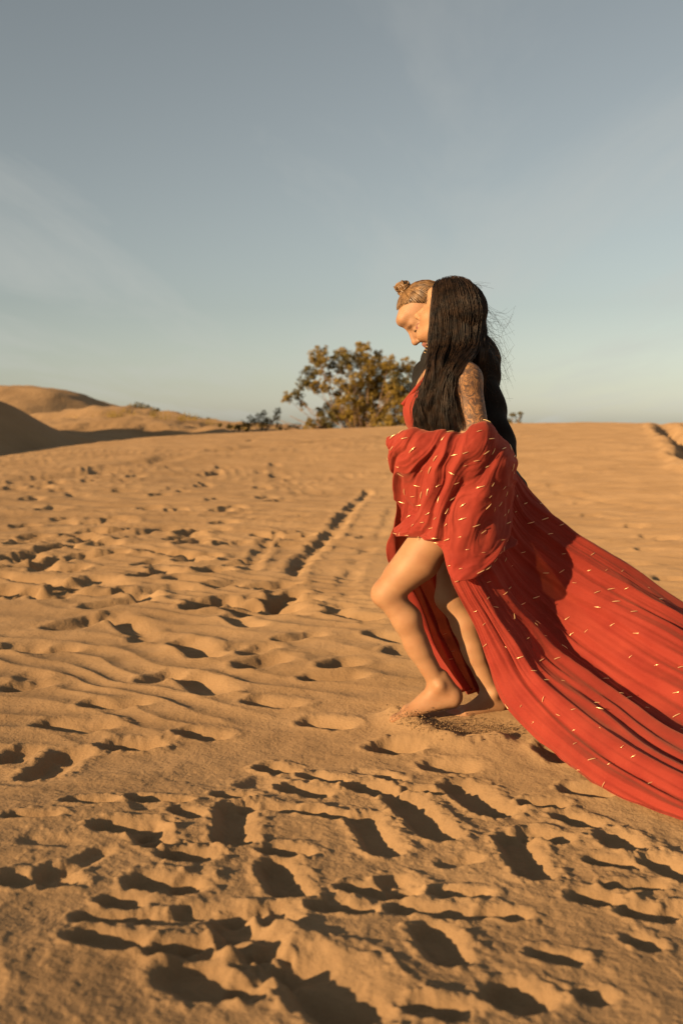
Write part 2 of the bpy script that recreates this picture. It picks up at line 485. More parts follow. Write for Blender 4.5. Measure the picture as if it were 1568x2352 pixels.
# the trampled foreground
B0 = 1693
for (x1, y1, x2, y2, r) in [
    (60, 95, 125, 55, .060), (225, 203, 305, 210, .045), (320, 222, 330, 238, .04), (515, 170, 512, 235, .045), (500, 140, 535, 142, .035),
    (400, 172, 425, 182, .03), (380, 268, 425, 272, .042), (305, 330, 390, 345, .045), (610, 295, 640, 360, .042), (612, 258, 665, 264, .036),
    (180, 412, 290, 412, .03), (415, 398, 540, 404, .032), (170, 458, 260, 475, .038), (350, 490, 470, 492, .038), (505, 430, 560, 490, .045),
    (395, 560, 440, 585, .062), (665, 560, 760, 640, .075), (720, 395, 815, 402, .03), (790, 345, 910, 362, .033), (905, 398, 1060, 412, .035),
    (1000, 358, 1080, 364, .03), (965, 455, 1005, 515, .042), (815, 190, 860, 260, .042), (905, 150, 985, 225, .05), (1035, 120, 1110, 170, .055),
    (655, 125, 705, 132, .045), (810, 118, 865, 130, .045), (560, 160, 700, 172, .035), (700, 172, 760, 182, .035), (1158, 235, 1205, 320, .045), (1205, 222, 1265, 236, .038),
    (1390, 235, 1415, 255, .05), (1360, 288, 1415, 296, .036), (1390, 345, 1490, 345, .026), (1325, 372, 1375, 380, .036), (1440, 405, 1500, 415, .04),
    (1540, 403, 1568, 408, .034), (1140, 600, 1185, 618, .045), (1205, 155, 1260, 158, .035), (155, 150, 210, 152, .035), (20, 180, 85, 180, .032),
    (880, 18, 920, 24, .05), (1115, 405, 1165, 415, .03), (0, 328, 25, 332, .04), (95, 312, 110, 330, .04), (270, 28, 300, 30, .05),
    (300, 145, 400, 150, .03), (600, 75, 625, 82, .045), (700, 95, 760, 105, .035), (930, 125, 1000, 132, .03), (1285, 185, 1330, 200, .04), (1490, 290, 1550, 320, .045),
    (235, 375, 275, 380, .03), (600, 400, 615, 425, .035), (545, 520, 590, 545, .04), (540, 580, 560, 600, .035), (1230, 505, 1290, 515, .03), (1450, 470, 1470, 480, .03),
    (950, 635, 1000, 645, .035), (1330, 600, 1360, 605, .025), (1300, 125, 1370, 132, .04), (0, 60, 30, 40, .05)]:
    pit_px(x1, y1 + B0, x2, y2 + B0, r * 0.88, min(r, .048) * 0.66)
# prints across the middle distance
for (x, y) in [(150,710),(310,670),(240,770),(320,825),(580,825),(580,890),(465,890),(430,940),(530,955),(420,1030),(570,1015),(250,985),(150,920),
               (100,870),(75,960),(150,1085),(855,690),(790,765),(1100,640),(1370,495),(1405,650),(1430,705),(1185,775),(1245,760),(1190,845),(1000,900),
               (1040,895),(1000,960),(1045,945),(905,1015),(795,1000),(1010,1050),(300,620),(480,615),(720,590),(1470,565),(1160,590),(680,610),(395,595),(60,655),(1120,1110),(20,1090)]:
    X, Y = x * 0.42, 846.6 + 0.42 * y
    pit_px(X - 6, Y + 0.6, X + 6, Y - 0.6, 0.095, 0.10, 0.4)
for (x1, y1, x2, y2, r) in [(120,1442,185,1428,.075),(200,1395,290,1382,.07),(20,1330,70,1340,.085),(45,1303,80,1306,.085),(320,1357,380,1352,.075),(390,1330,430,1334,.07),
    (560,1378,640,1390,.06),(755,1408,830,1420,.06),(850,1455,910,1470,.055),(705,1560,790,1556,.05),(405,1478,450,1505,.06),(95,1668,190,1676,.05),(250,1720,300,1722,.05),
    (575,1615,640,1622,.045),(480,1345,520,1342,.06),(0,1490,30,1490,.07),(65,1497,110,1492,.06),(360,1272,400,1278,.085),(240,1415,300,1450,.055),(420,1560,470,1590,.055),
    (200,1620,280,1622,.045),(1250,1720,1275,1740,.045),(985,1760,1040,1765,.04),(20,1580,60,1575,.05),(330,1560,370,1550,.05),(640,1470,700,1460,.05),(560,1500,590,1490,.05),
    (700,1660,760,1668,.04),(860,1715,900,1722,.04),(420,1690,470,1695,.04),(520,1420,560,1440,.05)]:
    pit_px(x1, y1, x2, y2, r * 1.15, r * 0.66)
for (x, y) in [(500,537),(600,625),(450,577),(800,760),(865,848),(1190,925),(1410,1020),(1280,1100),(1180,1210),(1430,1320),(1080,185),(1300,1000),(980,540)]:
    X, Y = 1081.7 + 0.3101 * x, 921.8 + 0.3101 * y
    pit_px(X - 5, Y, X + 5, Y, 0.085, 0.045, 0.4)
rp = random.Random(3)
for _ in range(80):
    X = rp.uniform(0, 680); Y = 1075 + 340 * rp.random()
    a = rp.uniform(-1.2, 1.2); D = 1.09 * FOC / (Y - 968)
    L = 0.11 * FOC / D
    pit_px(X - L * math.cos(a), Y + 0.35 * L * math.sin(a) * 4 / D, X + L * math.cos(a), Y - 0.35 * L * math.sin(a) * 4 / D, rp.uniform(.05, .09), rp.uniform(.03, .075), 0.4)
for _ in range(90):
    D = 4.2 + 16 * rp.random() ** 1.3
    x = (rp.random() * 2 - 1) * D * 0.55
    a = rp.random() * 6.28; L = 0.05 + 0.06 * rp.random()
    r = 0.035 + 0.05 * rp.random()
    pits.append((x, D, x + L * math.cos(a), D + L * math.sin(a), r, r * (0.18 + 0.4 * rp.random())))
for _ in range(45):
    D = 1.5 + 1.5 * rp.random()
    x = (rp.random() * 2 - 1) * D * 0.75
    a = rp.random() * 6.28; L = 0.03 + 0.08 * rp.random()
    r = 0.018 + 0.025 * rp.random()
    pits.append((x, D, x + L * math.cos(a), D + L * math.sin(a), r, r * (0.2 + 0.4 * rp.random())))

def seg_dist(x, y, x1, y1, x2, y2):
    dx, dy = x2 - x1, y2 - y1; L = dx * dx + dy * dy + 1e-9
    t = np.clip(((x - x1) * dx + (y - y1) * dy) / L, 0, 1)
    return np.hypot(x - x1 - t * dx, y - y1 - t * dy)

def build_ground():
    th1 = np.linspace(-24, 24, 640)
    th2 = np.linspace(24, 70, 130)[1:]; th3 = np.linspace(70, 180, 24)[1:]
    th = np.radians(np.concatenate([-th3[::-1], -th2[::-1], th1, th2, th3[:-1]]))
    r = [0.25, 0.6, 0.9, 1.1, 1.25]
    while r[-1] < 60:
        q = r[-1]; r.append(q + min(max(0.0052, 0.00085 * q * q), 0.35))
    while r[-1] < 3000: r.append(r[-1] * 1.07)
    r = np.array(r)
    R, T = np.meshgrid(r, th, indexing='ij')
    x = (R * np.sin(T)).ravel(); y = (R * np.cos(T)).ravel()
    rr = R.ravel()
    z = base_z(x, y)
    near = rr < 62
    xi, yi = x[near], y[near]; ri = rr[near]
    zi = np.zeros_like(xi)
    # lumpy trampled sand close by, calmer further out
    tramp = 1 - sstep(2.55, 3.3, ri + 0.25 * fbm(xi / 0.6, yi / 0.6, 2, 5))
    zi += tramp * (0.013 * fbm(xi / 0.45, yi / 0.45, 3, 21) + 0.0035 * fbm(xi / 0.09, yi / 0.09, 2, 31) + 0.0025 * np.maximum(fbm(xi / 0.022, yi / 0.022, 2, 37), 0))
    zi += (1 - tramp) * (0.014 * fbm(xi / 0.55, yi / 0.55, 3, 41) + 0.006 * fbm(xi / 0.16, yi / 0.16, 2, 51))
    # wind ripples
    wx = xi + 0.35 * fbm(xi / 1.3, yi / 1.3, 3, 61); wy = yi + 0.35 * fbm(xi / 1.3 + 7, yi / 1.3, 3, 71)
    ph = (wx * 0.50 + wy * 0.87) / 0.17
    rip = np.abs(np.sin(math.pi * ph)) * -1 + 0.6
    msk = sstep(-0.25, 0.45, fbm(xi / 2.6, yi / 2.6, 3, 81) + 0.15) * (1 - 0.75 * tramp) * (1 - sstep(22, 45, ri))
    zi += 0.011 * rip * msk * (0.7 + 0.04 * np.minimum(ri, 20))
    ph2 = (wx * 0.36 + wy * 0.93) / 0.62
    zi += 0.014 * np.sin(2 * math.pi * ph2) * sstep(5.5, 9, ri) * (1 - sstep(35, 55, ri)) * (0.4 + 0.6 * vnoise(xi / 4, yi / 4, 5))
    # fine combing of a wheel at lower left
    cx, cy = -1.9, 1.2
    dd = np.hypot(xi - cx, yi - cy)
    m2 = sstep(0.85, 1.0, dd) * (1 - sstep(1.28, 1.42, dd)) * (1 - sstep(2.2, 2.6, ri))
    zi += m2 * 0.0045 * np.sin(2 * math.pi * (dd + 0.02 * fbm(xi / .3, yi / .3, 2, 4)) / 0.042)
    nz = fbm(xi / 0.06, yi / 0.06, 3, 91)
    nz2 = fbm(xi / 0.025, yi / 0.025, 2, 97) * (1 - sstep(2.5, 4.5, ri))
    nz = nz * (1 - 0.95 * sstep(4.5, 9, ri))
    sdx, sdy = -to_sun.x / math.cos(SUN_EL), -to_sun.y / math.cos(SUN_EL)
    for (x1, y1, x2, y2, rad, dep) in pits:
        m = rad * 3.4
        s = (xi > min(x1, x2) - m) & (xi < max(x1, x2) + m) & (yi > min(y1, y2) - m) & (yi < max(y1, y2) + m)
        if not s.any(): continue
        dx, dy = x2 - x1, y2 - y1; L2 = dx * dx + dy * dy + 1e-9
        tt = np.clip(((xi[s] - x1) * dx + (yi[s] - y1) * dy) / L2, 0, 1)
        ex = xi[s] - x1 - tt * dx; ey = yi[s] - y1 - tt * dy
        dist = np.hypot(ex, ey)
        lee = np.clip((ex * sdx + ey * sdy) / (dist + 1e-6), 0, 1)     # long gentle run-out away from the sun
        q = dist / (rad * (1 + 0.75 * lee)) + 0.11 * nz[s] + 0.03 * nz2[s]
        zi[s] += -dep * (1 - sstep(0.30, 1.15, q)) * (0.9 + 0.15 * nz[s]) + 0.20 * dep * (0.6 + nz2[s]) * np.exp(-((q - 1.38) / 0.3) ** 2)
    # wheel ruts: polylines in the frame, turned into ground paths
    for path, rad, dep in [
        ([(845,1128),(800,1172),(765,1222),(715,1268),(672,1322),(655,1360)], 0.085, 0.034),
        ([(905,1165),(880,1215),(830,1275),(800,1330),(790,1370)], 0.07, 0.010),
        ([(620,1230),(595,1275),(570,1310)], 0.07, 0.018),
        ([(1568,988),(1530,998),(1516,1014),(1530,1034),(1568,1058),(1640,1085)], 0.40, 0.30),
        ([(0,1106),(200,1090),(420,1070),(700,1060),(900,1050)], 0.35, 0.06),
        ([(640,2205),(700,2270),(780,2330),(850,2400)], 0.065, 0.028),
        ([(1190,1110),(1330,1140),(1450,1160),(1568,1172)], 0.16, 0.03)]:
        P = np.array([ground_at(*p) for p in path]); P = catmull(P, 4 * len(P))
        dmin = np.full(len(xi), 9.0)
        lo = P.min(0) - 3 * rad; hi = P.max(0) + 3 * rad
        s = (xi > lo[0]) & (xi < hi[0]) & (yi > lo[1]) & (yi < hi[1])
        for a, b in zip(P[:-1], P[1:]):
            dmin[s] = np.minimum(dmin[s], seg_dist(xi[s], yi[s], a[0], a[1], b[0], b[1]))
        if dep < 0.2: dep = dep * sstep(-.35, .25, fbm(xi[s] / (rad * 5), yi[s] / (rad * 5), 2, 44) + .25)
        q = dmin[s] / rad + 0.55 * fbm(xi[s] / (rad * 1.5), yi[s] / (rad * 1.5), 2, 14)
        zi[s] += -dep * (1 - sstep(0.2, 1.1, q)) + 0.3 * dep * np.exp(-((q - 1.5) / 0.4) ** 2)
    # sand heaped up under the striding feet
    C = np.array([ground_at(*p) for p in [(905,1642),(945,1672),(1000,1694),(1070,1706),(1140,1700)]]); C = catmull(C, 20)
    dmin = np.full(len(xi), 9.0)
    for a, b in zip(C[:-1], C[1:]): dmin = np.minimum(dmin, seg_dist(xi, yi, a[0], a[1], b[0], b[1]))
    zi += 0.032 * np.exp(-(dmin / 0.05) ** 2) * (1 + 0.5 * nz)
    f = pt(930, 1640, 3.53)
    zi += 0.016 * np.exp(-(((xi - f[0]) / 0.12) ** 2 + ((yi - 3.55) / 0.07) ** 2))
    zi *= 1 - sstep(40, 60, ri)
    z[near] += zi
    nr, nt = R.shape
    i = np.arange(nr - 1)[:, None] * nt; j = np.arange(nt)[None]; k = (j + 1) % nt
    F = np.stack([i + j, i + nt + j, i + nt + k, i + k], -1).reshape(-1, 4)
    g = make_mesh("ground", np.stack([x, y, z], 1), F[:, ::-1], M['sand'])
    # close the small hole below the camera
    tag(g, kind="structure", label="trampled wind-rippled golden sand")
    return x, y, z
gx, gy, gz = build_ground()
def gz_at(x, y):
    m = (np.abs(gx - x) < 0.6 + 0.03 * abs(y)) & (np.abs(gy - y) < 0.6 + 0.03 * abs(y))
    d = (gx[m] - x) ** 2 + (gy[m] - y) ** 2
    return float(gz[m][np.argmin(d)])

# ------------------------------------------------------------------ dunes
def dune(name, label, outline, depth_front, depth_back, D, n=160, m=70, rough=0.05, skirt=-4.0, crest_shift=0.35, lee=None, seed=0):
    """outline = crest seen in the frame [(X,Y)...] at depth D; slopes fall to both sides"""
    O = np.array(outline, float)
    xs = np.linspace(O[0, 0], O[-1, 0], n)
    ys = np.interp(xs, O[:, 0], O[:, 1])
    kk = np.exp(-0.5 * (np.arange(-6, 7) / 2.5) ** 2); kk /= kk.sum()
    ys = np.convolve(np.pad(ys, 6, mode='edge'), kk, 'valid')
    top = np.array([pt(a, b, D) for a, b in zip(xs, ys)])
    V = []
    t = np.linspace(-1, 1, m)
    for i, p in enumerate(top):
        for s in t:
            y = p[1] + (s * depth_front if s < 0 else s * depth_back)
            fall = (1 - math.cos(min(abs(s), 1) * math.pi)) / 2
            V.append((p[0] * (1 + 0 * s), y, p[2] + (skirt - p[2]) * fall))
    V = np.array(V)
    V[:, 2] += rough * fbm(V[:, 0] / 6.0, V[:, 1] / 6.0, 4, seed) + 0.2 * rough * fbm(V[:, 0] / 1.2, V[:, 1] / 1.2, 3, seed + 5)
    i = np.arange(n - 1)[:, None] * m; j = np.arange(m - 1)[None]
    F = np.stack([i + j, i + m + j, i + m + j + 1, i + j + 1], -1).reshape(-1, 4)
    return tag(make_mesh(name, V, F, M['dune']), label, kind="structure")

# near dune at the left edge: sharp crest running away from the camera, slip face to the right
def ridge_dune():
    n, m = 160, 130
    ty = np.array([12, 22, 28, 33, 36, 37.4, 39.4, 41.2, 43.5, 50.])
    tz = np.array([2.4, 3.0, 2.9, 2.35, 1.86, 1.42, 0.84, 0.44, 0.0, -1.2])
    ys = np.linspace(12, 50, n)
    zs = np.interp(ys, ty, tz)
    kk = np.exp(-0.5 * (np.arange(-5, 6) / 2.0) ** 2); kk /= kk.sum()
    zs = np.convolve(np.pad(zs, 5, mode='edge'), kk, 'valid')
    nh = np.array([0.95, -0.312])
    V = []
    for yy, zc_ in zip(ys, zs):                # along the crest, away from the camera
        c = np.array([-12.3 + 0.316 * (yy - 36) + 0.12 * math.sin(yy * 0.9), yy])
        for b in np.linspace(-1, 1, m):
            if b < 0: p = c + nh * 26 * b; z_ = zc_ - 3.2 * abs(b) ** 1.2 - 0.5 * abs(b)
            else: p = c + nh * 7.5 * b; z_ = zc_ - 7.5 * b * 0.68 * (1 - 0.15 * b)
            if b < 0: z_ += 13.0 * math.exp(-0.5 * ((p[0] + 27) / 4.2) ** 2 - 0.5 * ((p[1] - 44) / 7) ** 2)  # unseen hump left of the frame, added to throw shadow onto the sand bank
            V.append((p[0], p[1], z_))
    V = np.array(V)
    V[:, 2] += 0.05 * fbm(V[:, 0] / 3, V[:, 1] / 3, 4, 5)
    i = np.arange(n - 1)[:, None] * m; j = np.arange(m - 1)[None]
    F = np.stack([i + j, i + j + 1, i + m + j + 1, i + m + j], -1).reshape(-1, 4)
    tag(make_mesh("dune", V, F, M['dune']), "shaded slip face of the near dune at the left edge", kind="structure")
ridge_dune()
dune("dune", "tall smooth sunlit dune with dark right shoulder at far left",
     [(-900, 930), (-400, 900), (-100, 888), (60, 887), (130, 889), (170, 897), (210, 914), (245, 930), (280, 942), (330, 953), (420, 985), (520, 1010)], 60, 60, 135, 200, 80, 0.5, -5.5, seed=11)
dune("dune", "low hummocky sand bank with dry grass behind the plain",
     [(-200, 985), (60, 972), (130, 958), (200, 951), (270, 946), (340, 944), (400, 950), (440, 958), (490, 966), (540, 973), (600, 978), (680, 984), (760, 990), (900, 995)], 72, 25, 88, 260, 140, 0.8, -1.6, seed=23)

# ------------------------------------------------------------------ plants
def leaf_cloud(bd, centres, per, size, slot=0, seed=1, squash=0.85):
    r = np.random.default_rng(seed)
    for (c, rad) in centres:
        k = max(12, int(per * (rad / 0.6) ** 2))
        d = r.normal(size=(k, 3)); d /= np.linalg.norm(d, axis=1, keepdims=True)
        q = d * (rad * (0.35 + 0.75 * r.random(k) ** 0.6))[:, None]; q[:, 2] *= squash
        p = c + q
        a = r.normal(size=(k, 3)); a /= np.linalg.norm(a, axis=1, keepdims=True)
        b = np.cross(a, r.normal(size=(k, 3))); b /= np.linalg.norm(b, axis=1, keepdims=True)
        s = size * (0.6 + 0.9 * r.random(k))[:, None]
        V = np.stack([p - a * s, p + b * s * 0.42, p + a * s, p - b * s * 0.42], 1)
        bd.add(V.reshape(-1, 3), np.arange(4 * k).reshape(-1, 4), slot)

def big_tree():
    D0 = 56.0
    base = pt(835, 1003, D0); base[2] -= 0.6
    cl = [(745,195,55),(705,235,60),(900,190,55),(1045,145,55),(1020,190,50),(650,330,62),(730,290,65),(600,425,52),(690,445,62),(770,455,40),(960,280,75),(1060,260,60),
          (1100,310,80),(1130,390,95),(1250,270,60),(1215,330,70),(1380,290,55),(1420,330,60),(1310,400,90),(1000,385,80),(860,510,45),(830,600,62),(950,560,85),(960,640,80),(1100,540,100),
          (1240,540,100),(1350,560,80),(1400,470,70),(1330,660,100),(1170,670,110),(950,720,90),(800,725,85),(715,745,50),(540,505,58),(470,540,42),(590,590,36),
          (1450,600,80),(1500,680,90),(1480,420,60),(840,230,40),(880,330,36),(1170,200,34),(1050,700,90),(1250,740,80),(1420,740,80),(880,420,50),(930,470,60),(1060,470,80),(1180,470,80),(780,370,45),(820,290,45),(900,250,50),(1150,240,50),(1310,320,55),(870,660,60),(740,660,45),(1000,480,60),(1400,620,80),(1290,470,70),(660,760,45),(640,720,30)]
    cl = [(a, b, c * 0.98) for a, b, c in cl]
    t = thing("desert_tree", "broad olive-gold desert tree with open crown standing behind the sand crest", "tree", base)
    bc = Builder(); bb = Builder()
    r = np.random.default_rng(5)
    for i, (zx, zy, rad) in enumerate(cl):
        D = D0 + r.uniform(-1.6, 1.6)
        c = pt(517.3 + 0.3 * zx, 752.5 + 0.3 * zy, D); R = rad * 0.3 / FOC * D
        sub = [(c, R * 0.72)]
        for _ in range(16):
            o = r.normal(size=3); o /= np.linalg.norm(o)
            sub.append((c + o * R * r.uniform(0.5, 1.25) * np.array([1.1, 1, 0.95]), R * r.uniform(0.16, 0.42)))
        leaf_cloud(bc, sub, 640, 0.060, 1 if r.random() < 0.2 else 0, 100 + i)
        mid = base + (c - base) * 0.45 + np.array([r.uniform(-.5, .5), r.uniform(-.5, .5), r.uniform(-0.5, 0.3)])
        start = base + np.array([r.uniform(-.25, .25), r.uniform(-.2, .2), 0])
        P = catmull(np.array([start, mid, c]), 9)
        bb.tube(P, np.linspace(0.060, 0.012, 9) * r.uniform(0.5, 1.1), 6)
    # low sweeping limbs at the left
    for tx, ty in [(640, 965), (665, 955), (620, 975), (700, 930), (690, 975)]:
        P = catmull(np.array([base, pt(760, 985, D0 - .3), pt((tx + 760) / 2 + 5, (ty + 985) / 2 + 8, D0 - .4), pt(tx, ty, D0)]), 12)
        bb.tube(P, np.linspace(0.07, 0.015, 12), 6)
    bb.tube(np.array([base - [0, 0, 1.4], base, base + [0.05, 0, 0.5]]), [0.32, 0.25, 0.16], 9)
    bb.build("trunk", M['bark'], t)
    bc.build("crown", [M['leaf'], M['leaf_dark']], t, smooth=False)
big_tree()

def shrub(label, X, Y, D, blobs, per=150, size=0.06, dark=False, group="shrubs along the skyline"):
    base = pt(X, Y, D); base[2] -= 0.25
    t = thing("desert_shrub", label, "shrub", base, group)
    bc = Builder(); bb = Builder()
    r = np.random.default_rng(int(X))
    for i, (bx, by, br) in enumerate(blobs):
        c = pt(bx, by, D + r.uniform(-.4, .4)); R = br / FOC * D
        sub = [(c, R * 0.75)]
        for _ in range(6):
            o = r.normal(size=3); o /= np.linalg.norm(o)
            sub.append((c + o * R * 0.7, R * r.uniform(0.25, 0.45)))
        leaf_cloud(bc, sub, per, size, 1 if dark or r.random() < 0.4 else 0, int(X) + i)
        P = catmull(np.array([base, base + (c - base) * 0.5 + [r.uniform(-.1, .1), 0, -0.05], c]), 7)
        bb.tube(P, np.linspace(0.04, 0.01, 7), 5)
    bb.build("trunk", M['bark'], t)
    bc.build("crown", [M['leaf'], M['leaf_dark']], t, smooth=False)
shrub("small round bush atop the hummock right of the tall dune", 328, 952, 86, [(300, 936, 12), (316, 932, 14), (334, 936, 13), (352, 941, 10), (362, 944, 7)], 200, 0.09)
shrub("low dark scrub on the hummock between round bush and tree", 470, 972, 84, [(445, 962, 8), (460, 963, 9), (478, 966, 9), (494, 970, 7)], 200, 0.09, True)
shrub("dark spreading bush at the foot of the big tree's left side", 600, 992, 58, [(560, 975, 12), (578, 968, 17), (600, 966, 20), (616, 972, 16), (640, 978, 13), (606, 948, 8), (637, 944, 11), (636, 958, 10), (660, 985, 10), (680, 980, 14), (545, 982, 9), (700, 986, 12)], 420, 0.055)
shrub("lone bush on the skyline right of the couple", 1182, 980, 52, [(1162, 968, 10), (1176, 960, 13), (1190, 964, 11), (1194, 952, 7), (1170, 972, 9), (1150, 972, 10)], 170, 0.055, True)
shrub("sparse scrub at the end of the hummock beside the big tree", 520, 985, 70, [(505, 976, 6), (525, 979, 6), (545, 980, 5)], 160, 0.07, True)

shrub("tiny tuft of scrub low on the hummock left of the round bush", 215, 960, 86, [(205, 954, 5), (218, 953, 6), (232, 953, 5)], 260, 0.08)
shrub("thin scrub line just right of the round bush", 405, 960, 86, [(392, 951, 5), (408, 954, 6), (424, 957, 6)], 260, 0.08)
shrub("straw-coloured scrub nearest the big tree's spreading bush", 548, 988, 62, [(530, 981, 6), (552, 983, 7), (570, 985, 7)], 300, 0.06)
def dry_grass():
    bd = Builder(); r = np.random.default_rng(44)
    for _ in range(70):
        X = r.uniform(130, 640); D = r.uniform(74, 88)
        yline = np.interp(X, [60,130,200,270,340,400,440,490,540,600,680], [972,958,951,946,944,950,958,966,973,978,984])
        p = pt(X, yline + r.uniform(0, 14), D); k = 30
        a = r.normal(size=(k, 3)) * [0.45, 0.45, 0]; q = p + a * r.uniform(0.3, 1.0)
        tip = q + r.normal(size=(k, 3)) * [0.1, 0.1, 0.02] + [0, 0, 0.25] * r.random((k, 1)) + [0, 0, 0.12]
        w = np.array([0.02, 0, 0])
        V = np.stack([q - w - [0, 0, 0.3], q + w - [0, 0, 0.3], tip + w * .2, tip - w * .2], 1)
        bd.add(V.reshape(-1, 3), np.arange(4 * k).reshape(-1, 4))
    tag(bd.build("dry_grass", M['straw'], smooth=False), "tufts of dry yellow grass on the hummocks", "grass", kind="stuff")
dry_grass()

# ------------------------------------------------------------------ heads, hands, feet
def frame(fwd, up):
    f = np.asarray(fwd, float); f /= np.linalg.norm(f)
    l = np.cross(up, f); l /= np.linalg.norm(l)
    u = np.cross(f, l)
    return np.stack([f, l, u])           # rows: forward, left, up
def head(v, c, R, infl=0.0):
    W = lambda p: c + np.asarray(p, float) @ R
    v.ell(W((-0.012, 0, 0.028)), np.array((0.098, 0.076, 0.086)) + infl, R, 0.02)
    v.ell(W((0.028, 0, -0.042)), (0.062, 0.057, 0.074), R, 0.03)
    v.sph(W((0.070, 0, -0.098)), 0.017, 0.028)
    v.cone(W((0.076, -0.024, 0.055)), W((0.076, 0.024, 0.055)), 0.020, 0.020, 0.03)
    for s in (-1, 1):
        v.cone(W((0.0, s * .050, -.058)), W((0.062, s * .018, -.097)), .017, .015, .02)
        v.sph(W((0.056, s * .036, -.032)), .028, .025)
        v.cone(W((0.083, s * .010, .018)), W((0.070, s * .043, .018)), .0075, .0075, .018)
        v.sph(W((0.099, s * .031, -.003)), .0155, .014, True)
        v.ell(W((0.073, s * .031, -.006)), (.014, .016, .012), R, .005)
        v.sph(W((0.096, s * .012, -.043)), .0085, .008)
        v.ell(W((-0.008, s * .078, -.010)), (.026, .010, .033), R, .006)
        v.cone(W((0.086, s * .020, -.070)), W((0.093, 0, -.066)), .006, .007, .006)
        v.cone(W((0.084, s * .018, -.073)), W((0.091, 0, -.077)), .006, .008, .006)
    v.cone(W((0.086, 0, .014)), W((0.108, 0, -.033)), .008, .011, .010)
    v.sph(W((0.109, 0, -.037)), .0115, .008)
def head_slots(V, F, c, R):
    q = (V[F].mean(1) - c) @ R.T
    f, l, u = q[:, 0], np.abs(q[:, 1]), q[:, 2]
    s = np.zeros(len(F), int)
    s[(f > .074) & (l < .024) & (u > -.083) & (u < -.061)] = 1
    s[(f > .058) & (l > .010) & (l < .046) & (u > .012) & (u < .022)] = 2
    s[(f > .058) & (l > .019) & (l < .043) & (u > -.0125) & (u < -.0075)] = 3
    return s
def hand(v, wrist, fwd, palm_up, sc=1.0, curl=0.6, side=1):
    R = frame(fwd, palm_up); W = lambda p: wrist + sc * np.asarray(p, float) @ R
    v.ell(W((0.045, 0, 0)), np.array((.052, .040, .017)) * sc, R, .02)
    for i, (yo, L) in enumerate([(.030, .072), (.010, .080), (-.011, .074), (-.030, .058)]):
        a = W((.085, yo * side, 0))
        b = W((.085 + L * .5, yo * side * 1.05, -.5 * L * math.sin(curl) * .6))
        c = W((.085 + L * .5 + L * .5 * math.cos(curl * 1.5), yo * side * 1.05, -L * .3 * math.sin(curl) - L * .5 * math.sin(curl * 1.5)))
        v.cone(a, b, .0092 * sc, .0086 * sc, .005); v.cone(b, c, .0086 * sc, .0074 * sc, .003)
    v.cone(W((.020, .034 * side, -.002)), W((.058, .062 * side, -.012)), .0125 * sc, .0105 * sc, .01)
    v.cone(W((.058, .062 * side, -.012)), W((.085, .060 * side, -.024)), .0105 * sc, .0085 * sc, .004)
def foot(v, ankle, fwd, up, sc=1.0, side=1):
    R = frame(fwd, up); W = lambda p: ankle + sc * np.asarray(p, float) @ R
    v.sph(W((-.040, 0, -.052)), .032 * sc, .03)
    v.cone(W((-.005, 0, -.020)), W((.105, .004 * side, -.066)), .036 * sc, .020 * sc, .03)
    v.cone(W((-.035, -.010, -.060)), W((.118, -.024, -.070)), .024 * sc, .017 * sc, .02)
    v.cone(W((-.035, .010, -.060)), W((.125, .024, -.070)), .024 * sc, .017 * sc, .02)
    for s in (-1, 1): v.sph(W((0, s * .030, 0)), .015 * sc, .02)
    for yo, L, rr in [(.032, .055, .0125), (.014, .056, .0095), (-.002, .050, .009), (-.017, .043, .0085), (-.031, .034, .0085)]:
        v.cone(W((.118, yo * side, -.072)), W((.118 + L, yo * side * 1.02, -.077)), rr * sc * 1.05, rr * sc * .9, .006)

def body_mesh(vol, smooth=2): return vol.surface(smooth)

# ------------------------------------------------------------------ person in the red dress
def scr(dx, dy, dz=0.0):   # direction from screen right / screen up / depth
    return np.array([dx, dz, dy], float)

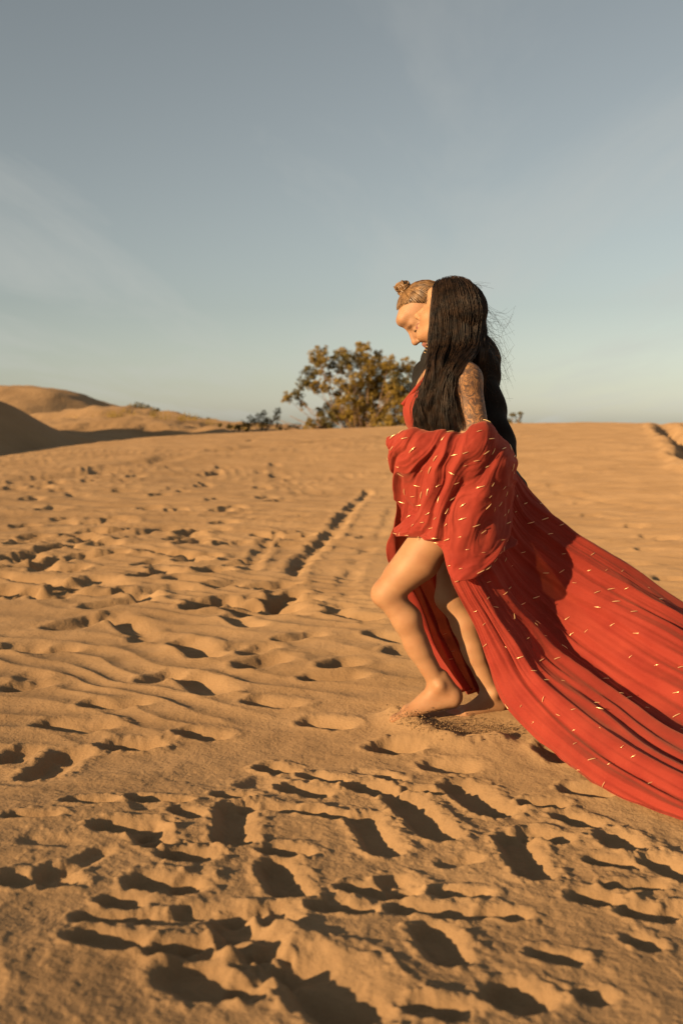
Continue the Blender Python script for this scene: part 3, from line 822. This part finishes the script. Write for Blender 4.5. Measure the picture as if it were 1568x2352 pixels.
A_HEAD = pt(1030, 724, 3.60)
A_R = frame(scr(-0.87, 0.32, 0.36), scr(0.32, 0.94, 0.03))
A_rootz = gz_at(*pt(1080, 1650, 3.6)[:2])
person_a = thing("person", "person in flowing red dress with long dark hair and bare legs, striding left", "person", (float(pt(1080, 1650, 3.6)[0]), 3.6, A_rootz))
def body_a():
    v = Vol(pt(830, 1700, 3.6) * [1, 0, 1] + [-.05, 3.20, -.05], pt(1200, 630, 3.6) * [1, 0, 1] + [0.05, 4.05, 0.03], 0.0045)
    head(v, A_HEAD, A_R)
    v.cone(pt(1046, 858, 3.60), pt(1030, 770, 3.605), .054, .046, .03)
    v.ell(pt(1014, 930, 3.60), (.108, .135, .165), frame((-1, 0, .12), (.12, 0, 1)), .05)
    v.cone(pt(1052, 868, 3.475), pt(1046, 866, 3.725), .050, .050, .05)
    for d in (3.545, 3.655): v.sph(pt(966, 948, d), .050, .04)
    v.ell(pt(1030, 1045, 3.60), (.092, .120, .13), None, .06)
    v.ell(pt(1054, 1125, 3.60), (.112, .155, .110), None, .06)
    for d in (3.54, 3.67): v.sph(pt(1088, 1160, d), .088, .05)
    # near leg, knee raised
    hip, knee, ank = pt(1040, 1185, 3.535), pt(889, 1362, 3.54), pt(1006, 1570, 3.555)
    v.cone(hip, knee, .094, .049, .03)
    v.cone(hip * .45 + knee * .55 + [0.012, 0, -0.012], hip * .2 + knee * .8, .070, .056, .03)
    v.sph(knee + [-.008, 0, .004], .046, .02); v.sph(knee + [-.030, 0, -.010], .022, .025)
    calf = knee + (ank - knee) * .30 + [.014, 0, .004]
    v.cone(knee + [.004, 0, -.01], calf, .047, .051, .02)
    v.cone(calf, knee + (ank - knee) * .62, .051, .040, .02)
    v.cone(knee + (ank - knee) * .55, ank, .042, .033, .02)
    foot(v, ank, scr(-.97, -.20, -.05), scr(-.18, .97, 0), 1.1, 1)
    v.cone(ank + [.018, 0, .03], ank + scr(.05, -.035), .018, .024, .02)
    # far leg, trailing
    hip2, knee2, ank2 = pt(1062, 1170, 3.68), pt(1034, 1372, 3.70), pt(1126, 1588, 3.68)
    v.cone(hip2, knee2, .092, .055, .03)
    v.sph(knee2 + [-.006, 0, 0], .051, .02)
    calf = knee2 + (ank2 - knee2) * .30 + [.012, 0, .004]
    v.cone(knee2, calf, .048, .051, .02)
    v.cone(calf, knee2 + (ank2 - knee2) * .62, .051, .039, .02)
    v.cone(knee2 + (ank2 - knee2) * .55, ank2, .041, .032, .02)
    foot(v, ank2, scr(-.93, -.02, -.36), scr(-.05, 1, 0), .95, -1)
    # near arm, cloth gathered over the forearm
    sh, el, wr = pt(1066, 872, 3.455), pt(1092, 985, 3.43), pt(995, 1040, 3.45)
    v.cone(sh, el, .056, .044, .03); v.sph(sh, .057, .03)
    v.cone(el, wr, .040, .027, .015)
    hand(v, wr, wr - el + [.03, .05, -.03], (0, -.3, 1), .85, 1.0, 1)
    # far arm, hand on the other's chest
    sh2, el2, wr2 = pt(1050, 870, 3.74), pt(1005, 985, 3.74), pt(1030, 895, 3.76)
    v.cone(sh2, el2, .048, .037, .03); v.cone(el2, wr2, .037, .026, .015)
    hand(v, wr2, scr(.1, 1, .05), scr(0, .05, -1), .9, .2, 1)
    V, F = body_mesh(v)
    s = head_slots(V, F, A_HEAD, A_R)
    c = V[F].mean(1)
    t = np.clip(((c - sh) @ (el - sh)) / ((el - sh) @ (el - sh)), -.35, 1)
    d = np.linalg.norm(c - sh - t[:, None] * (el - sh), axis=1)
    s[(d < .075) & (t > -.3) & (c[:, 1] < 3.52) & (t < 1)] = 4
    make_mesh("body", V, F, [M['skin_a'], M['lips'], M['brow'], M['lash'], M['ink']], True, s, person_a)
body_a()

# bodice
def bodice():
    v = Vol(pt(900, 1140, 3.6) * [1, 0, 1] + [-.03, 3.40, 0], pt(1180, 840, 3.6) * [1, 0, 1] + [0, 3.82, 0], 0.006)
    k = .010
    v.ell(pt(1014, 930, 3.60), np.array((.108, .135, .165)) + k, frame((-1, 0, .12), (.12, 0, 1)), .05)
    for d in (3.545, 3.655): v.sph(pt(966, 948, d), .050 + k, .04)
    v.ell(pt(1030, 1045, 3.60), np.array((.092, .120, .13)) + k, None, .06)
    X, Y, Z = v.grid()
    zt = pt(1000, 868, 3.6)[2]; zv = pt(950, 985, 3.6)[2]
    front = X < pt(1010, 930, 3.6)[0]
    neck = np.where(front, zv + 1.9 * np.abs(Y - 3.6), zt - 0.10)
    v.F = np.maximum(v.F, (Z - np.minimum(neck, zt)) * 0.6).astype(np.float32)
    nn = 0.006 * np.sin(60 * (X * .8 + Z * .5) + 6 * np.sin(9 * Y))
    v.F += nn.astype(np.float32)
    V, F = v.surface(2)
    ob = make_mesh("dress_bodice", V, F, M['red'], parent=person_a)
    bd = Builder()
    for s in (-1, 1):
        P = catmull(np.array([pt(946, 930, 3.6 + s * .055) + [-.035, 0, 0], pt(972, 880, 3.6 + s * .065) + [-.01, 0, 0], pt(1000, 846, 3.6 + s * .075), pt(1046, 840, 3.6 + s * .08), pt(1090, 880, 3.6 + s * .06)]), 24)
        bd.tube(P, .007, 6)
    bd.build("strap", M['red'], ob)
    for o in ob.children: o.location = (0, 0, 0)
    return ob

def sheet(name, ctrl, nv, nu, folds, m, parent, amp_fn=None, zmin=True):
    """cloth: ctrl rows (v) x columns (u) of (X,Y,D) -> draped surface with folds"""
    C = np.array([[pt(*q) if len(q) == 3 else np.array(q[:3], float) for q in row] for row in ctrl])
    S = catmull(C, nv)
    S = np.swapaxes(catmull(np.swapaxes(S, 0, 1), nu), 0, 1)      # nv, nu, 3
    du = np.gradient(S, axis=1); dv = np.gradient(S, axis=0)
    N = np.cross(du, dv); N /= np.linalg.norm(N, axis=2, keepdims=True) + 1e-9
    if N[:, :, 1].mean() > 0: N = -N                               # towards the camera side
    u, v = np.meshgrid(np.linspace(0, 1, nu), np.linspace(0, 1, nv))
    S = S + N * folds(u, v)[..., None]
    if zmin:
        g = np.array([[0.012]])
        S[..., 2] = np.maximum(S[..., 2], 0.012 + 0.008 * fbm(S[..., 0] / .1, S[..., 1] / .1, 2, 7))
    i = np.arange(nv - 1)[:, None] * nu; j = np.arange(nu - 1)[None]
    F = np.stack([i + j, i + j + 1, i + nu + j + 1, i + nu + j], -1).reshape(-1, 4)
    ob = make_mesh(name, S.reshape(-1, 3), F, m, parent=parent)
    sm = ob.modifiers.new("thickness", 'SOLIDIFY'); sm.thickness = 0.0015; sm.offset = 0
    return ob, S, N

def ridge(x): return 1 - np.abs(np.sin(math.pi * x)) * 1.0

bod = bodice()
# front of the skirt, gathered up over the forearm
def f_overlay(u, v):
    w = fbm(u * 2.2 + v * 1.1, v * 1.6, 3, 3)
    p = u * 4.0 + v * 1.3 + 1.5 * w
    k = sstep(.10, .45, v)
    tn = lambda x: 1 - 2 * np.abs(np.sin(math.pi * x))
    f = .010 * np.sin(2 * math.pi * p) + .004 * tn(2.3 * p + .4 + v) * (.3 + .7 * vnoise(u * 4, v * 3, 8))
    f += 0.0020 * tn(5.2 * p + 2 * v + .6 * fbm(u * 5, v * 4, 2, 6)) * vnoise(u * 8, v * 4, 18) + .0010 * tn(11 * p - 2 * v) * vnoise(u * 12, v * 6, 38)
    return (.35 + .65 * k) * f + .024 * fbm(u * 3.1 + v, v * 3.0, 2, 33) + .008 * fbm(u * 9 + v * 3, v * 8, 3, 13)
over_ctrl = [
    [(905,1030,3.58),(925,1015,3.56),(958,1000,3.54),(1005,1005,3.52),(1050,1005,3.51),(1092,985,3.52),(1120,985,3.55),(1148,1020,3.58)],
    [(890,1005,3.45),(915,993,3.41),(955,984,3.39),(1005,990,3.38),(1050,992,3.37),(1092,972,3.37),(1125,977,3.41),(1155,1012,3.48)],
    [(884,1028,3.41),(912,1025,3.37),(955,1025,3.35),(1005,1030,3.34),(1050,1030,3.33),(1095,1020,3.33),(1135,1020,3.38),(1170,1048,3.50)],
    [(896,1070,3.44),(918,1070,3.40),(957,1072,3.37),(1005,1075,3.35),(1050,1078,3.34),(1100,1078,3.34),(1142,1072,3.39),(1174,1085,3.52)],
    [(904,1130,3.50),(924,1130,3.45),(960,1132,3.41),(1005,1135,3.38),(1050,1138,3.36),(1102,1138,3.36),(1140,1135,3.41),(1170,1125,3.54)],
    [(913,1180,3.54),(932,1182,3.48),(965,1188,3.43),(1005,1195,3.39),(1050,1205,3.37),(1104,1205,3.37),(1142,1198,3.42),(1168,1180,3.55)],
    [(903,1212,3.56),(930,1215,3.49),(965,1220,3.43),(1008,1240,3.39),(1050,1272,3.37),(1105,1275,3.37),(1148,1250,3.42),(1175,1225,3.55)],
    [(899,1232,3.57),(925,1230,3.49),(962,1234,3.43),(1006,1262,3.40),(1040,1326,3.38),(1100,1318,3.38),(1156,1272,3.43),(1182,1250,3.56)]]
over, SO, NO = sheet("skirt_overlay", over_ctrl, 200, 260, f_overlay, M['red'], person_a)

def tent(x): return 1 - 2 * np.abs(np.sin(math.pi * x))
def f_train(u, v):
    a = .005 + .024 * v ** .8
    w = fbm(u * 2.5, v * 1.6, 3, 5)
    p = u * 8.5 + .6 * w
    f = a * (np.sin(2 * math.pi * p) * .45 + .30 * tent(p * 1.73 + .2 * v) * (.3 + .9 * vnoise(u * 6, v * 2, 3)))
    f += (.0035 + .006 * v) * tent(3.1 * p + .5 * fbm(u * 6, v * 2, 2, 9)) * (.2 + .8 * vnoise(u * 11, v * 2.5, 6))
    f += (.0016 + .0022 * v) * tent(7.3 * p + fbm(u * 9, v * 3, 2, 19)) * vnoise(u * 14, v * 3, 16)
    return f * (1 - .5 * sstep(.86, 1, u)) + (.007 + .010 * v) * fbm(u * 7, v * 4, 3, 15) + .02 * v * fbm(u * 3, v * 3, 2, 25)
train_ctrl = [
    [(1034,1290,3.45),(1066,1270,3.43),(1105,1240,3.45),(1140,1190,3.50),(1158,1150,3.56),(1172,1110,3.62),(1182,1085,3.68),(1168,1085,3.76),(1150,1110,3.80)],
    [(1036,1332,3.44),(1080,1320,3.42),(1125,1300,3.47),(1160,1265,3.57),(1190,1220,3.62),(1212,1180,3.65),(1228,1142,3.70),(1222,1160,3.80),(1205,1220,3.88)],
    [(1088,1435,3.46),(1128,1415,3.43),(1170,1390,3.50),(1205,1345,3.64),(1250,1290,3.65),(1285,1240,3.66),(1305,1206,3.71),(1305,1260,3.86),(1290,1340,3.96)],
    [(1118,1520,3.46),(1170,1490,3.42),(1215,1460,3.50),(1258,1412,3.66),(1310,1345,3.65),(1352,1280,3.66),(1376,1258,3.72),(1378,1330,3.92),(1370,1430,4.05)],
    [(1150,1615,3.44),(1215,1575,3.37),(1270,1535,3.45),(1325,1480,3.62),(1390,1400,3.60),(1440,1345,3.64),(1462,1316,3.74),(1470,1400,4.0),(1470,1490,4.15)],
    [(1255,1722,3.20),(1320,1675,3.16),(1385,1625,3.24),(1440,1570,3.44),(1500,1470,3.48),(1545,1415,3.58),(1562,1392,3.74),(1580,1460,4.05),(1590,1530,4.25)],
    [(1370,1818,2.88),(1450,1765,2.86),(1520,1715,2.95),(1570,1660,3.18),(1640,1560,3.32),(1680,1500,3.50),(1700,1475,3.74),(1720,1525,4.1),(1730,1570,4.3)],
    [(1590,1912,2.60),(1690,1860,2.60),(1760,1810,2.68),(1800,1760,2.90),(1850,1670,3.12),(1880,1610,3.40),(1890,1585,3.70),(1900,1600,4.05),(1910,1615,4.2)],
    [(1900,1925,2.55),(1960,1890,2.58),(2000,1850,2.66),(2020,1800,2.85),(2040,1720,3.10),(2060,1670,3.35),(2060,1640,3.62),(2060,1630,3.9),(2060,1625,4.05)]]
train, ST, NT = sheet("skirt_train", train_ctrl, 220, 240, f_train, M['red'], person_a)

def f_lin(u, v):
    p = u * 6 + .5 * fbm(u * 3, v * 2, 3, 8)
    return (.006 + .022 * v) * np.sin(2 * math.pi * p) + .012 * fbm(u * 6, v * 5, 3, 18)
lin_ctrl = [
    [(908,1150,3.66),(950,1150,3.76),(1010,1150,3.82),(1080,1150,3.82),(1150,1150,3.78)],
    [(900,1215,3.68),(945,1215,3.79),(1010,1215,3.85),(1085,1215,3.85),(1165,1215,3.80)],
    [(894,1272,3.72),(945,1278,3.82),(1010,1280,3.88),(1090,1280,3.87),(1180,1290,3.82)],
    [(925,1340,3.74),(965,1350,3.84),(1025,1355,3.90),(1105,1360,3.88),(1200,1370,3.84)],
    [(958,1420,3.74),(1000,1430,3.84),(1050,1440,3.90),(1130,1450,3.88),(1230,1460,3.84)],
    [(995,1500,3.73),(1035,1505,3.83),(1085,1515,3.89),(1160,1520,3.87),(1270,1540,3.80)],
    [(1050,1588,3.72),(1082,1590,3.80),(1125,1592,3.85),(1200,1600,3.80),(1320,1630,3.70)]]
lining, SL, NL = sheet("skirt_lining", lin_ctrl, 110, 110, f_lin, M['red'], person_a)

# gold beads sewn on the cloth
def bead_mesh():
    bd = Builder()
    s = np.linspace(-1, 1, 7)
    bd.tube(np.stack([s * .0125, 0 * s, .0012 * (1 - s ** 2)], 1), 0.0013 * np.sqrt(np.maximum(1 - s ** 2, .05)), 6)
    o = bd.build("bead", M['gold']); me = o.data
    bpy.data.objects.remove(o); return me
BEAD = bead_mesh()
def beads(parent, S, N, n, seed, umax=1.0, vmin=0.0, dmin=0.05):
    r = np.random.default_rng(seed); used = []
    nv, nu = S.shape[:2]; tries = 0
    ddu = np.gradient(S, axis=1); ddv = np.gradient(S, axis=0)
    NN = np.cross(ddu, ddv); NN /= np.linalg.norm(NN, axis=2, keepdims=True) + 1e-9
    while len(used) < n and tries < n * 60:
        tries += 1
        i = int(r.uniform(vmin, .995) * nv); j = int(r.uniform(0.01, umax - .01) * nu)
        p = S[i, j]
        if any(np.linalg.norm(p - q) < dmin for q in used): continue
        used.append(p)
        nrm = NN[i, j] * (1 if NN[i, j, 1] < 0 else -1)
        d = np.array([.92, 0.05, .34]) + r.normal(size=3) * .22
        d -= nrm * (d @ nrm); d /= np.linalg.norm(d) + 1e-9
        w = np.cross(nrm, d)
        from mathutils import Matrix
        sc = r.uniform(.5, 1.25)
        Mx = Matrix(((d[0] * sc, w[0] * sc, nrm[0] * sc, 0), (d[1] * sc, w[1] * sc, nrm[1] * sc, 0), (d[2] * sc, w[2] * sc, nrm[2] * sc, 0), (0, 0, 0, 1)))
        o = bpy.data.objects.new("bead", BEAD); scene.collection.objects.link(o)
        o.parent = parent
        q = p + nrm * .0035
        Mx.translation = Vector(q)
        o.matrix_basis = Mx
beads(over, SO, NO, 85, 1, .98, .14, .034)
beads(train, ST, NT, 165, 2, .80, .04, .052)
beads(lining, SL, NL, 12, 3, .4, .1, .06)

# long dark hair
def scalp(bd, c, R, off, thr, slot=0, n_az=48, n_el=24):
    az = np.linspace(0, 2 * math.pi, n_az, endpoint=False)
    V = []
    for e in np.linspace(0, 1, n_el):
        for a in az:
            el = thr(a) + (math.pi / 2 - thr(a)) * e
            d = np.array([math.cos(el) * math.cos(a), math.cos(el) * math.sin(a), math.sin(el)])
            rr = np.array((0.098, 0.076, 0.086)) + off * min(1, e * 5 + .15)
            t = 1 / np.linalg.norm(d / rr)
            V.append(c + (np.array((-.012, 0, .028)) + d * t) @ R)
    i = np.arange(n_el - 1)[:, None] * n_az; j = np.arange(n_az)[None]; k = (j + 1) % n_az
    F = np.stack([i + j, i + k, i + n_az + k, i + n_az + j], -1).reshape(-1, 4)
    bd.add(np.array(V), F, slot)
def hair_a():
    bd = Builder(); r = np.random.default_rng(12)
    def thr(a):
        c = math.cos(a)
        return math.radians(48 if c > .75 else (48 - 100 * (0.75 - c) / 0.75 if c > 0 else -52 - 10 * (-c)))
    scalp(bd, A_HEAD, A_R, .006, thr)
    p0 = [(1004,653,3.59),(996,690,3.535),(991,740,3.52),(990,800,3.51),(987,850,3.465),(970,905,3.455),(956,950,3.46),(962,986,3.46)]
    p1 = [(1030,649,3.59),(1040,690,3.525),(1046,740,3.51),(1042,800,3.50),(1026,850,3.43),(1012,905,3.42),(1004,950,3.425),(1006,990,3.43)]
    p2 = [(1058,653,3.59),(1088,690,3.54),(1101,745,3.53),(1090,800,3.51),(1052,842,3.405),(1031,885,3.395),(1034,940,3.385),(1040,992,3.39)]
    b0 = [(1062,656,3.57),(1096,710,3.56),(1104,770,3.55),(1098,830,3.54),(1090,890,3.60),(1082,950,3.66)]
    b1 = [(1062,656,3.62),(1098,710,3.62),(1106,770,3.62),(1104,830,3.64),(1098,890,3.70),(1092,950,3.73)]
    c0 = [(1004,653,3.61),(1000,700,3.67),(1002,770,3.69),(1005,840,3.70),(1005,900,3.73)]
    c1 = [(1050,650,3.61),(1080,700,3.68),(1090,770,3.69),(1085,840,3.72),(1080,920,3.75)]
    def P(l): return np.array([pt(*q) for q in l])
    P0, P1, P2 = P(p0), P(p1), P(p2); Q0, Q1 = P(b0), P(b1); R0, R1 = P(c0), P(c1)
    def near(s): return P0 * (1 - 2 * s) + P1 * 2 * s if s < .5 else P1 * (2 - 2 * s) + P2 * (2 * s - 1)
    n = 22
    def lay(path, rad, jit, wav, depth=0.0, lift=0.0, sides=3, ph=None, fr=None):
        C = catmull(path, n); t = np.linspace(0, 1, n)[:, None]
        C = C + jit * t ** .6
        ph = r.random(3) * 6.28 if ph is None else ph; fr = r.uniform(2, 5) if fr is None else fr
        C = C + wav * t * np.sin(2 * math.pi * fr * t + ph)
        C[:, 1] += depth * t[:, 0] ** .3
        q = (C - A_HEAD) @ A_R.T - np.array((-.012, 0, .028))
        rr = np.array((0.098, 0.076, 0.086)) + .010 + lift
        e = np.linalg.norm(q / rr, axis=1, keepdims=True)
        q = np.where(e < 1, q / np.maximum(e, .05), q)
        C = A_HEAD + (q + np.array((-.012, 0, .028))) @ A_R
        w = np.interp(t[:, 0], [0, .1, .75, 1], [.55, 1, .85, .12])
        bd.tube(C, rad * w, sides)
    for s in np.linspace(0, 1, 30): lay(near(s), .014, r.normal(size=3) * .004, .003, .020, -.010)
    for s in np.linspace(0, 1, 14): lay(Q0 * (1 - s) + Q1 * s, .016, r.normal(size=3) * .006, .004, 0, -.010)
    for s in np.linspace(0, 1, 14): lay(R0 * (1 - s) + R1 * s, .016, r.normal(size=3) * .005, .004, 0, -.010)
    for _ in range(60):                       # locks: strands that run together
        s0 = r.random(); j0 = r.normal(size=3) * [.012, .010, .018]; w0 = r.uniform(.005, .013); st = r.bit_generator.state
        ph0 = r.random(3) * 6.28; fr0 = r.uniform(1.5, 3.5); d0 = r.uniform(-.010, .010)
        for _k in range(60):
            lay(near(float(np.clip(s0 + r.normal() * .022, 0, 1))), r.uniform(.0005, .0014), j0 + r.normal(size=3) * .0035, w0 * (1 + .1 * r.normal()), d0 + r.uniform(-.004, .004), r.uniform(0, .014), 3, ph0, fr0)
    for _ in range(700): lay(near(r.random()), r.uniform(.0005, .0012), r.normal(size=3) * [.014, .010, .02], r.uniform(.004, .012), r.uniform(-.012, .008), r.uniform(0, .02))
    for _ in range(500):
        s = r.random(); lay(Q0 * (1 - s) + Q1 * s, r.uniform(.0006, .0016), r.normal(size=3) * [.014, .012, .02], r.uniform(.002, .008), r.uniform(-.012, .01), r.uniform(0, .012))
    for _ in range(120):
        s = r.random(); lay(R0 * (1 - s) + R1 * s, r.uniform(.0016, .004), r.normal(size=3) * [.008, .01, .02], .005, 0)
    # loose flying strands
    for _ in range(130):
        y0 = r.uniform(690, 860); D = r.uniform(3.54, 3.64)
        x0 = 1098 + r.uniform(-6, 6)
        L = r.uniform(15, 85)
        a = pt(x0 - 8, y0 - 25, D); b = pt(x0 + L * .3, y0 + r.uniform(0, 25), D); c = pt(x0 + L * .7, y0 + r.uniform(5, 60), D + r.uniform(-.03, .05)); d = pt(x0 + L, y0 + r.uniform(-10, 110), D + r.uniform(-.05, .08))
        bd.tube(catmull(np.array([a, b, c, d]), 16), np.linspace(.00045, .0002, 16), 3)
    for _ in range(40):
        s = r.uniform(0, 6.28); x0 = 1045 + 45 * math.cos(s); y0 = 668
        a = pt(x0, y0, 3.58); b = pt(x0 + r.uniform(-5, 20), y0 - r.uniform(10, 22), 3.57); c = pt(x0 + r.uniform(5, 45), y0 - r.uniform(0, 20), 3.57)
        bd.tube(catmull(np.array([a, b, c]), 10), .0003, 3)
    bd.build("hair", M['hair_dark'], person_a)
hair_a()
# dangling earring
eb = Builder()
for k in range(4):
    p = pt(984 - 2 * k, 790 + 7 * k, 3.525)
    eb.tube(np.array([p, p + [-.008, 0, .004]]), [.0016, .0016], 5)
eb.build("earring", M['gold'], person_a)

# ------------------------------------------------------------------ person in black
B_HEAD = pt(979, 722, 3.80)
B_R = frame(scr(-.64, -.74, -.13), scr(-.74, .66, 0))
bx0 = pt(1220, 1570, 4.0)
person_b = thing("person", "person in black clothes with blond topknot bowing over the dark-haired companion", "person", (float(bx0[0]), 4.0, gz_at(bx0[0], 4.0)))
Bj = dict(neck=pt(1045, 815, 3.93), sh=pt(1086, 842, 3.80), el=pt(1150, 1032, 3.74), wr=pt(1085, 1110, 3.80),
          sh2=pt(1070, 842, 4.14), el2=pt(1040, 1010, 4.22), wr2=pt(1030, 1075, 4.12),
          hip=pt(1135, 1175, 3.90), knee=pt(1128, 1370, 3.93), ank=pt(1196, 1535, 3.95),
          hip2=pt(1140, 1175, 4.10), knee2=pt(1205, 1370, 4.12), ank2=pt(1310, 1500, 4.14))
def torso_b(v, k=0.0):
    v.ell(pt(1042, 885, 3.97), np.array((.150, .185, .20)) + k, frame((-1, 0, .35), (.35, 0, 1)), .05)
    v.ell(pt(1075, 835, 3.95), np.array((.095, .17, .10)) + k, None, .05)
    v.cone(Bj['sh'], Bj['sh2'], .075 + k, .075 + k, .05)
    v.ell(pt(1090, 1020, 3.98), np.array((.125, .155, .16)) + k, None, .06)
    v.ell(pt(1128, 1135, 4.0), np.array((.125, .17, .12)) + k, None, .06)
def arms_b(v, k=0.0):
    v.cone(Bj['sh'], Bj['el'], .062 + k, .046 + k, .03); v.cone(Bj['el'], Bj['wr'], .046 + k, .030 + k, .02)
    v.cone(Bj['sh2'], Bj['el2'], .062 + k, .046 + k, .03); v.cone(Bj['el2'], Bj['wr2'], .046 + k, .030 + k, .02)
def legs_b(v, k=0.0):
    for a, b, c in (('hip', 'knee', 'ank'), ('hip2', 'knee2', 'ank2')):
        A_, B_, C_ = Bj[a], Bj[b], Bj[c]
        v.cone(A_, B_, .098 + k, .062 + k, .04)
        m = B_ + (C_ - B_) * .3 + [.012, 0, 0]
        v.cone(B_, m, .060 + k, .060 + k, .02); v.cone(m, C_, .060 + k, .036 + k, .02)
lo_b = np.array([pt(860, 900, 3.9)[0], 3.55, -.06]); hi_b = np.array([pt(1400, 900, 4.1)[0], 4.45, pt(960, 640, 3.8)[2] + .03])
def body_b():
    v = Vol(lo_b, hi_b, 0.0048)
    head(v, B_HEAD, B_R)
    v.cone(B_HEAD + np.array((-.03, 0, -.06)) @ B_R, Bj['neck'], .056, .066, .03)
    torso_b(v); arms_b(v); legs_b(v)
    hand(v, Bj['wr'], Bj['wr'] - Bj['el'], (0, .6, .8), 1.05, .5, 1)
    hand(v, Bj['wr2'], Bj['wr2'] - Bj['el2'], (0, -.6, .8), 1.05, .5, -1)
    foot(v, Bj['ank'], scr(-.98, -.15), scr(-.15, .98), 1.08, 1)
    foot(v, Bj['ank2'], scr(-.85, -.52), scr(-.52, .85), 1.08, -1)
    V, F = v.surface(1)
    make_mesh("body", V, F, [M['skin_b'], M['lips'], M['brow_fair'], M['lash']], True, head_slots(V, F, B_HEAD, B_R), person_b)
body_b()
def clothes_b():
    v = Vol(lo_b, hi_b, 0.0085)
    torso_b(v, .014); arms_b(v, .014)
    v.cone(Bj['neck'] + [-.03, 0, .03], Bj['neck'] + [.03, 0, -.05], .075, .09, .03)
    X, Y, Z = v.grid()
    v.F += (.006 * np.sin(55 * (Z + .4 * X) + 5 * np.sin(11 * Y + 3 * X)) + .004 * np.sin(38 * (X - Y))).astype(np.float32)
    v.F = np.maximum(v.F, (pt(1130, 1195, 4)[2] - Z)).astype(np.float32)
    V, F = v.surface(1)
    make_mesh("jacket", V, F, M['black'], parent=person_b)
    v = Vol(lo_b, hi_b, 0.0085)
    v.ell(pt(1130, 1150, 4.0), (.138, .182, .12), None, .05)
    legs_b(v, .014)
    X, Y, Z = v.grid()
    v.F += (.005 * np.sin(50 * Z + 5 * np.sin(13 * Y + 9 * X))).astype(np.float32)
    V, F = v.surface(1)
    make_mesh("trousers", V, F, M['black'], parent=person_b)
clothes_b()
def hair_b():
    bd = Builder(); r = np.random.default_rng(21)
    def thr(a):
        c = math.cos(a)
        return math.radians(np.interp(c, [-1, -.3, .15, .45, .8, 1], [-48, -28, 8, 30, 41, 42]))
    scalp(bd, B_HEAD, B_R, .005, thr)
    top = np.array((-.016, 0, .118))
    td = np.array((-.05, 0, 1.0)); td /= np.linalg.norm(td)
    for _ in range(520):
        a = r.uniform(0, 2 * math.pi); el = thr(a) + r.uniform(0, .25)
        d = np.array([math.cos(el) * math.cos(a), math.cos(el) * math.sin(a), math.sin(el)])
        t = np.linspace(0, 1, 10)[:, None]
        om = math.acos(np.clip(d @ td, -1, 1)); D_ = (np.sin((1 - t) * om) * d + np.sin(t * om) * td) / math.sin(om + 1e-6)
        rr = np.array((0.098, 0.076, 0.086)) + .006 + r.uniform(-.001, .002)
        q = np.array((-.012, 0, .028)) + D_ / np.linalg.norm(D_ / rr, axis=1, keepdims=True)
        bd.tube(B_HEAD + q @ B_R, np.interp(t[:, 0], [0, .2, 1], [.0008, .0024, .0018]), 4)
    # topknot: loops wound about each other
    for k in range(26):
        ax = r.normal(size=3); ax /= np.linalg.norm(ax); b = np.cross(ax, r.normal(size=3)); b /= np.linalg.norm(b)
        s = np.linspace(0, 2 * math.pi, 15); R_ = r.uniform(.010, .020)
        off = top + np.array((r.uniform(-.010, .010), r.uniform(-.012, .012), r.uniform(-.002, .022)))
        q = off + R_ * (np.cos(s)[:, None] * b * 1.2 + np.sin(s)[:, None] * np.cross(ax, b))
        bd.tube(B_HEAD + q @ B_R, .0048, 5)
    for k in range(10):
        e = top + np.array((r.uniform(-.008, .024), r.uniform(-.02, .02), r.uniform(.024, .045)))
        q = catmull(np.array([top + [0, 0, .002], top + (e - top) * .6 + r.normal(size=3) * .005, e]), 8)
        bd.tube(B_HEAD + q @ B_R, np.linspace(.006, .002, 8), 5)
    bd.build("hair", M['hair_fair'], person_b)
hair_b()

# ------------------------------------------------------------------ sand thrown up by the feet
def spray():
    bd = Builder(); r = np.random.default_rng(9)
    k = 1500
    t = r.random(k)
    X = 905 + 250 * t + r.normal(size=k) * 14; Y = 1650 + 48 * np.sin(t * 2.2) + r.normal(size=k) * 9
    base = np.array([[0., 0., 0.]])
    for a, b in zip(X, Y):
        D = 3.40 + r.normal() * .05
        p = pt(a, b, D); p[2] = max(p[2], 0.0) + abs(r.normal()) * .02
        s = r.uniform(.0008, .0028)
        o = r.normal(size=(4, 3)) * s
        bd.add(p + o, [[0, 1, 2], [0, 2, 3], [0, 3, 1], [1, 3, 2]])
    ob = make_mesh("sand_spray", np.concatenate(bd.v), np.concatenate(bd.f), M['sand'], False)
    tag(ob, "grains of sand kicked up under the bare feet", "sand", kind="stuff")
spray()
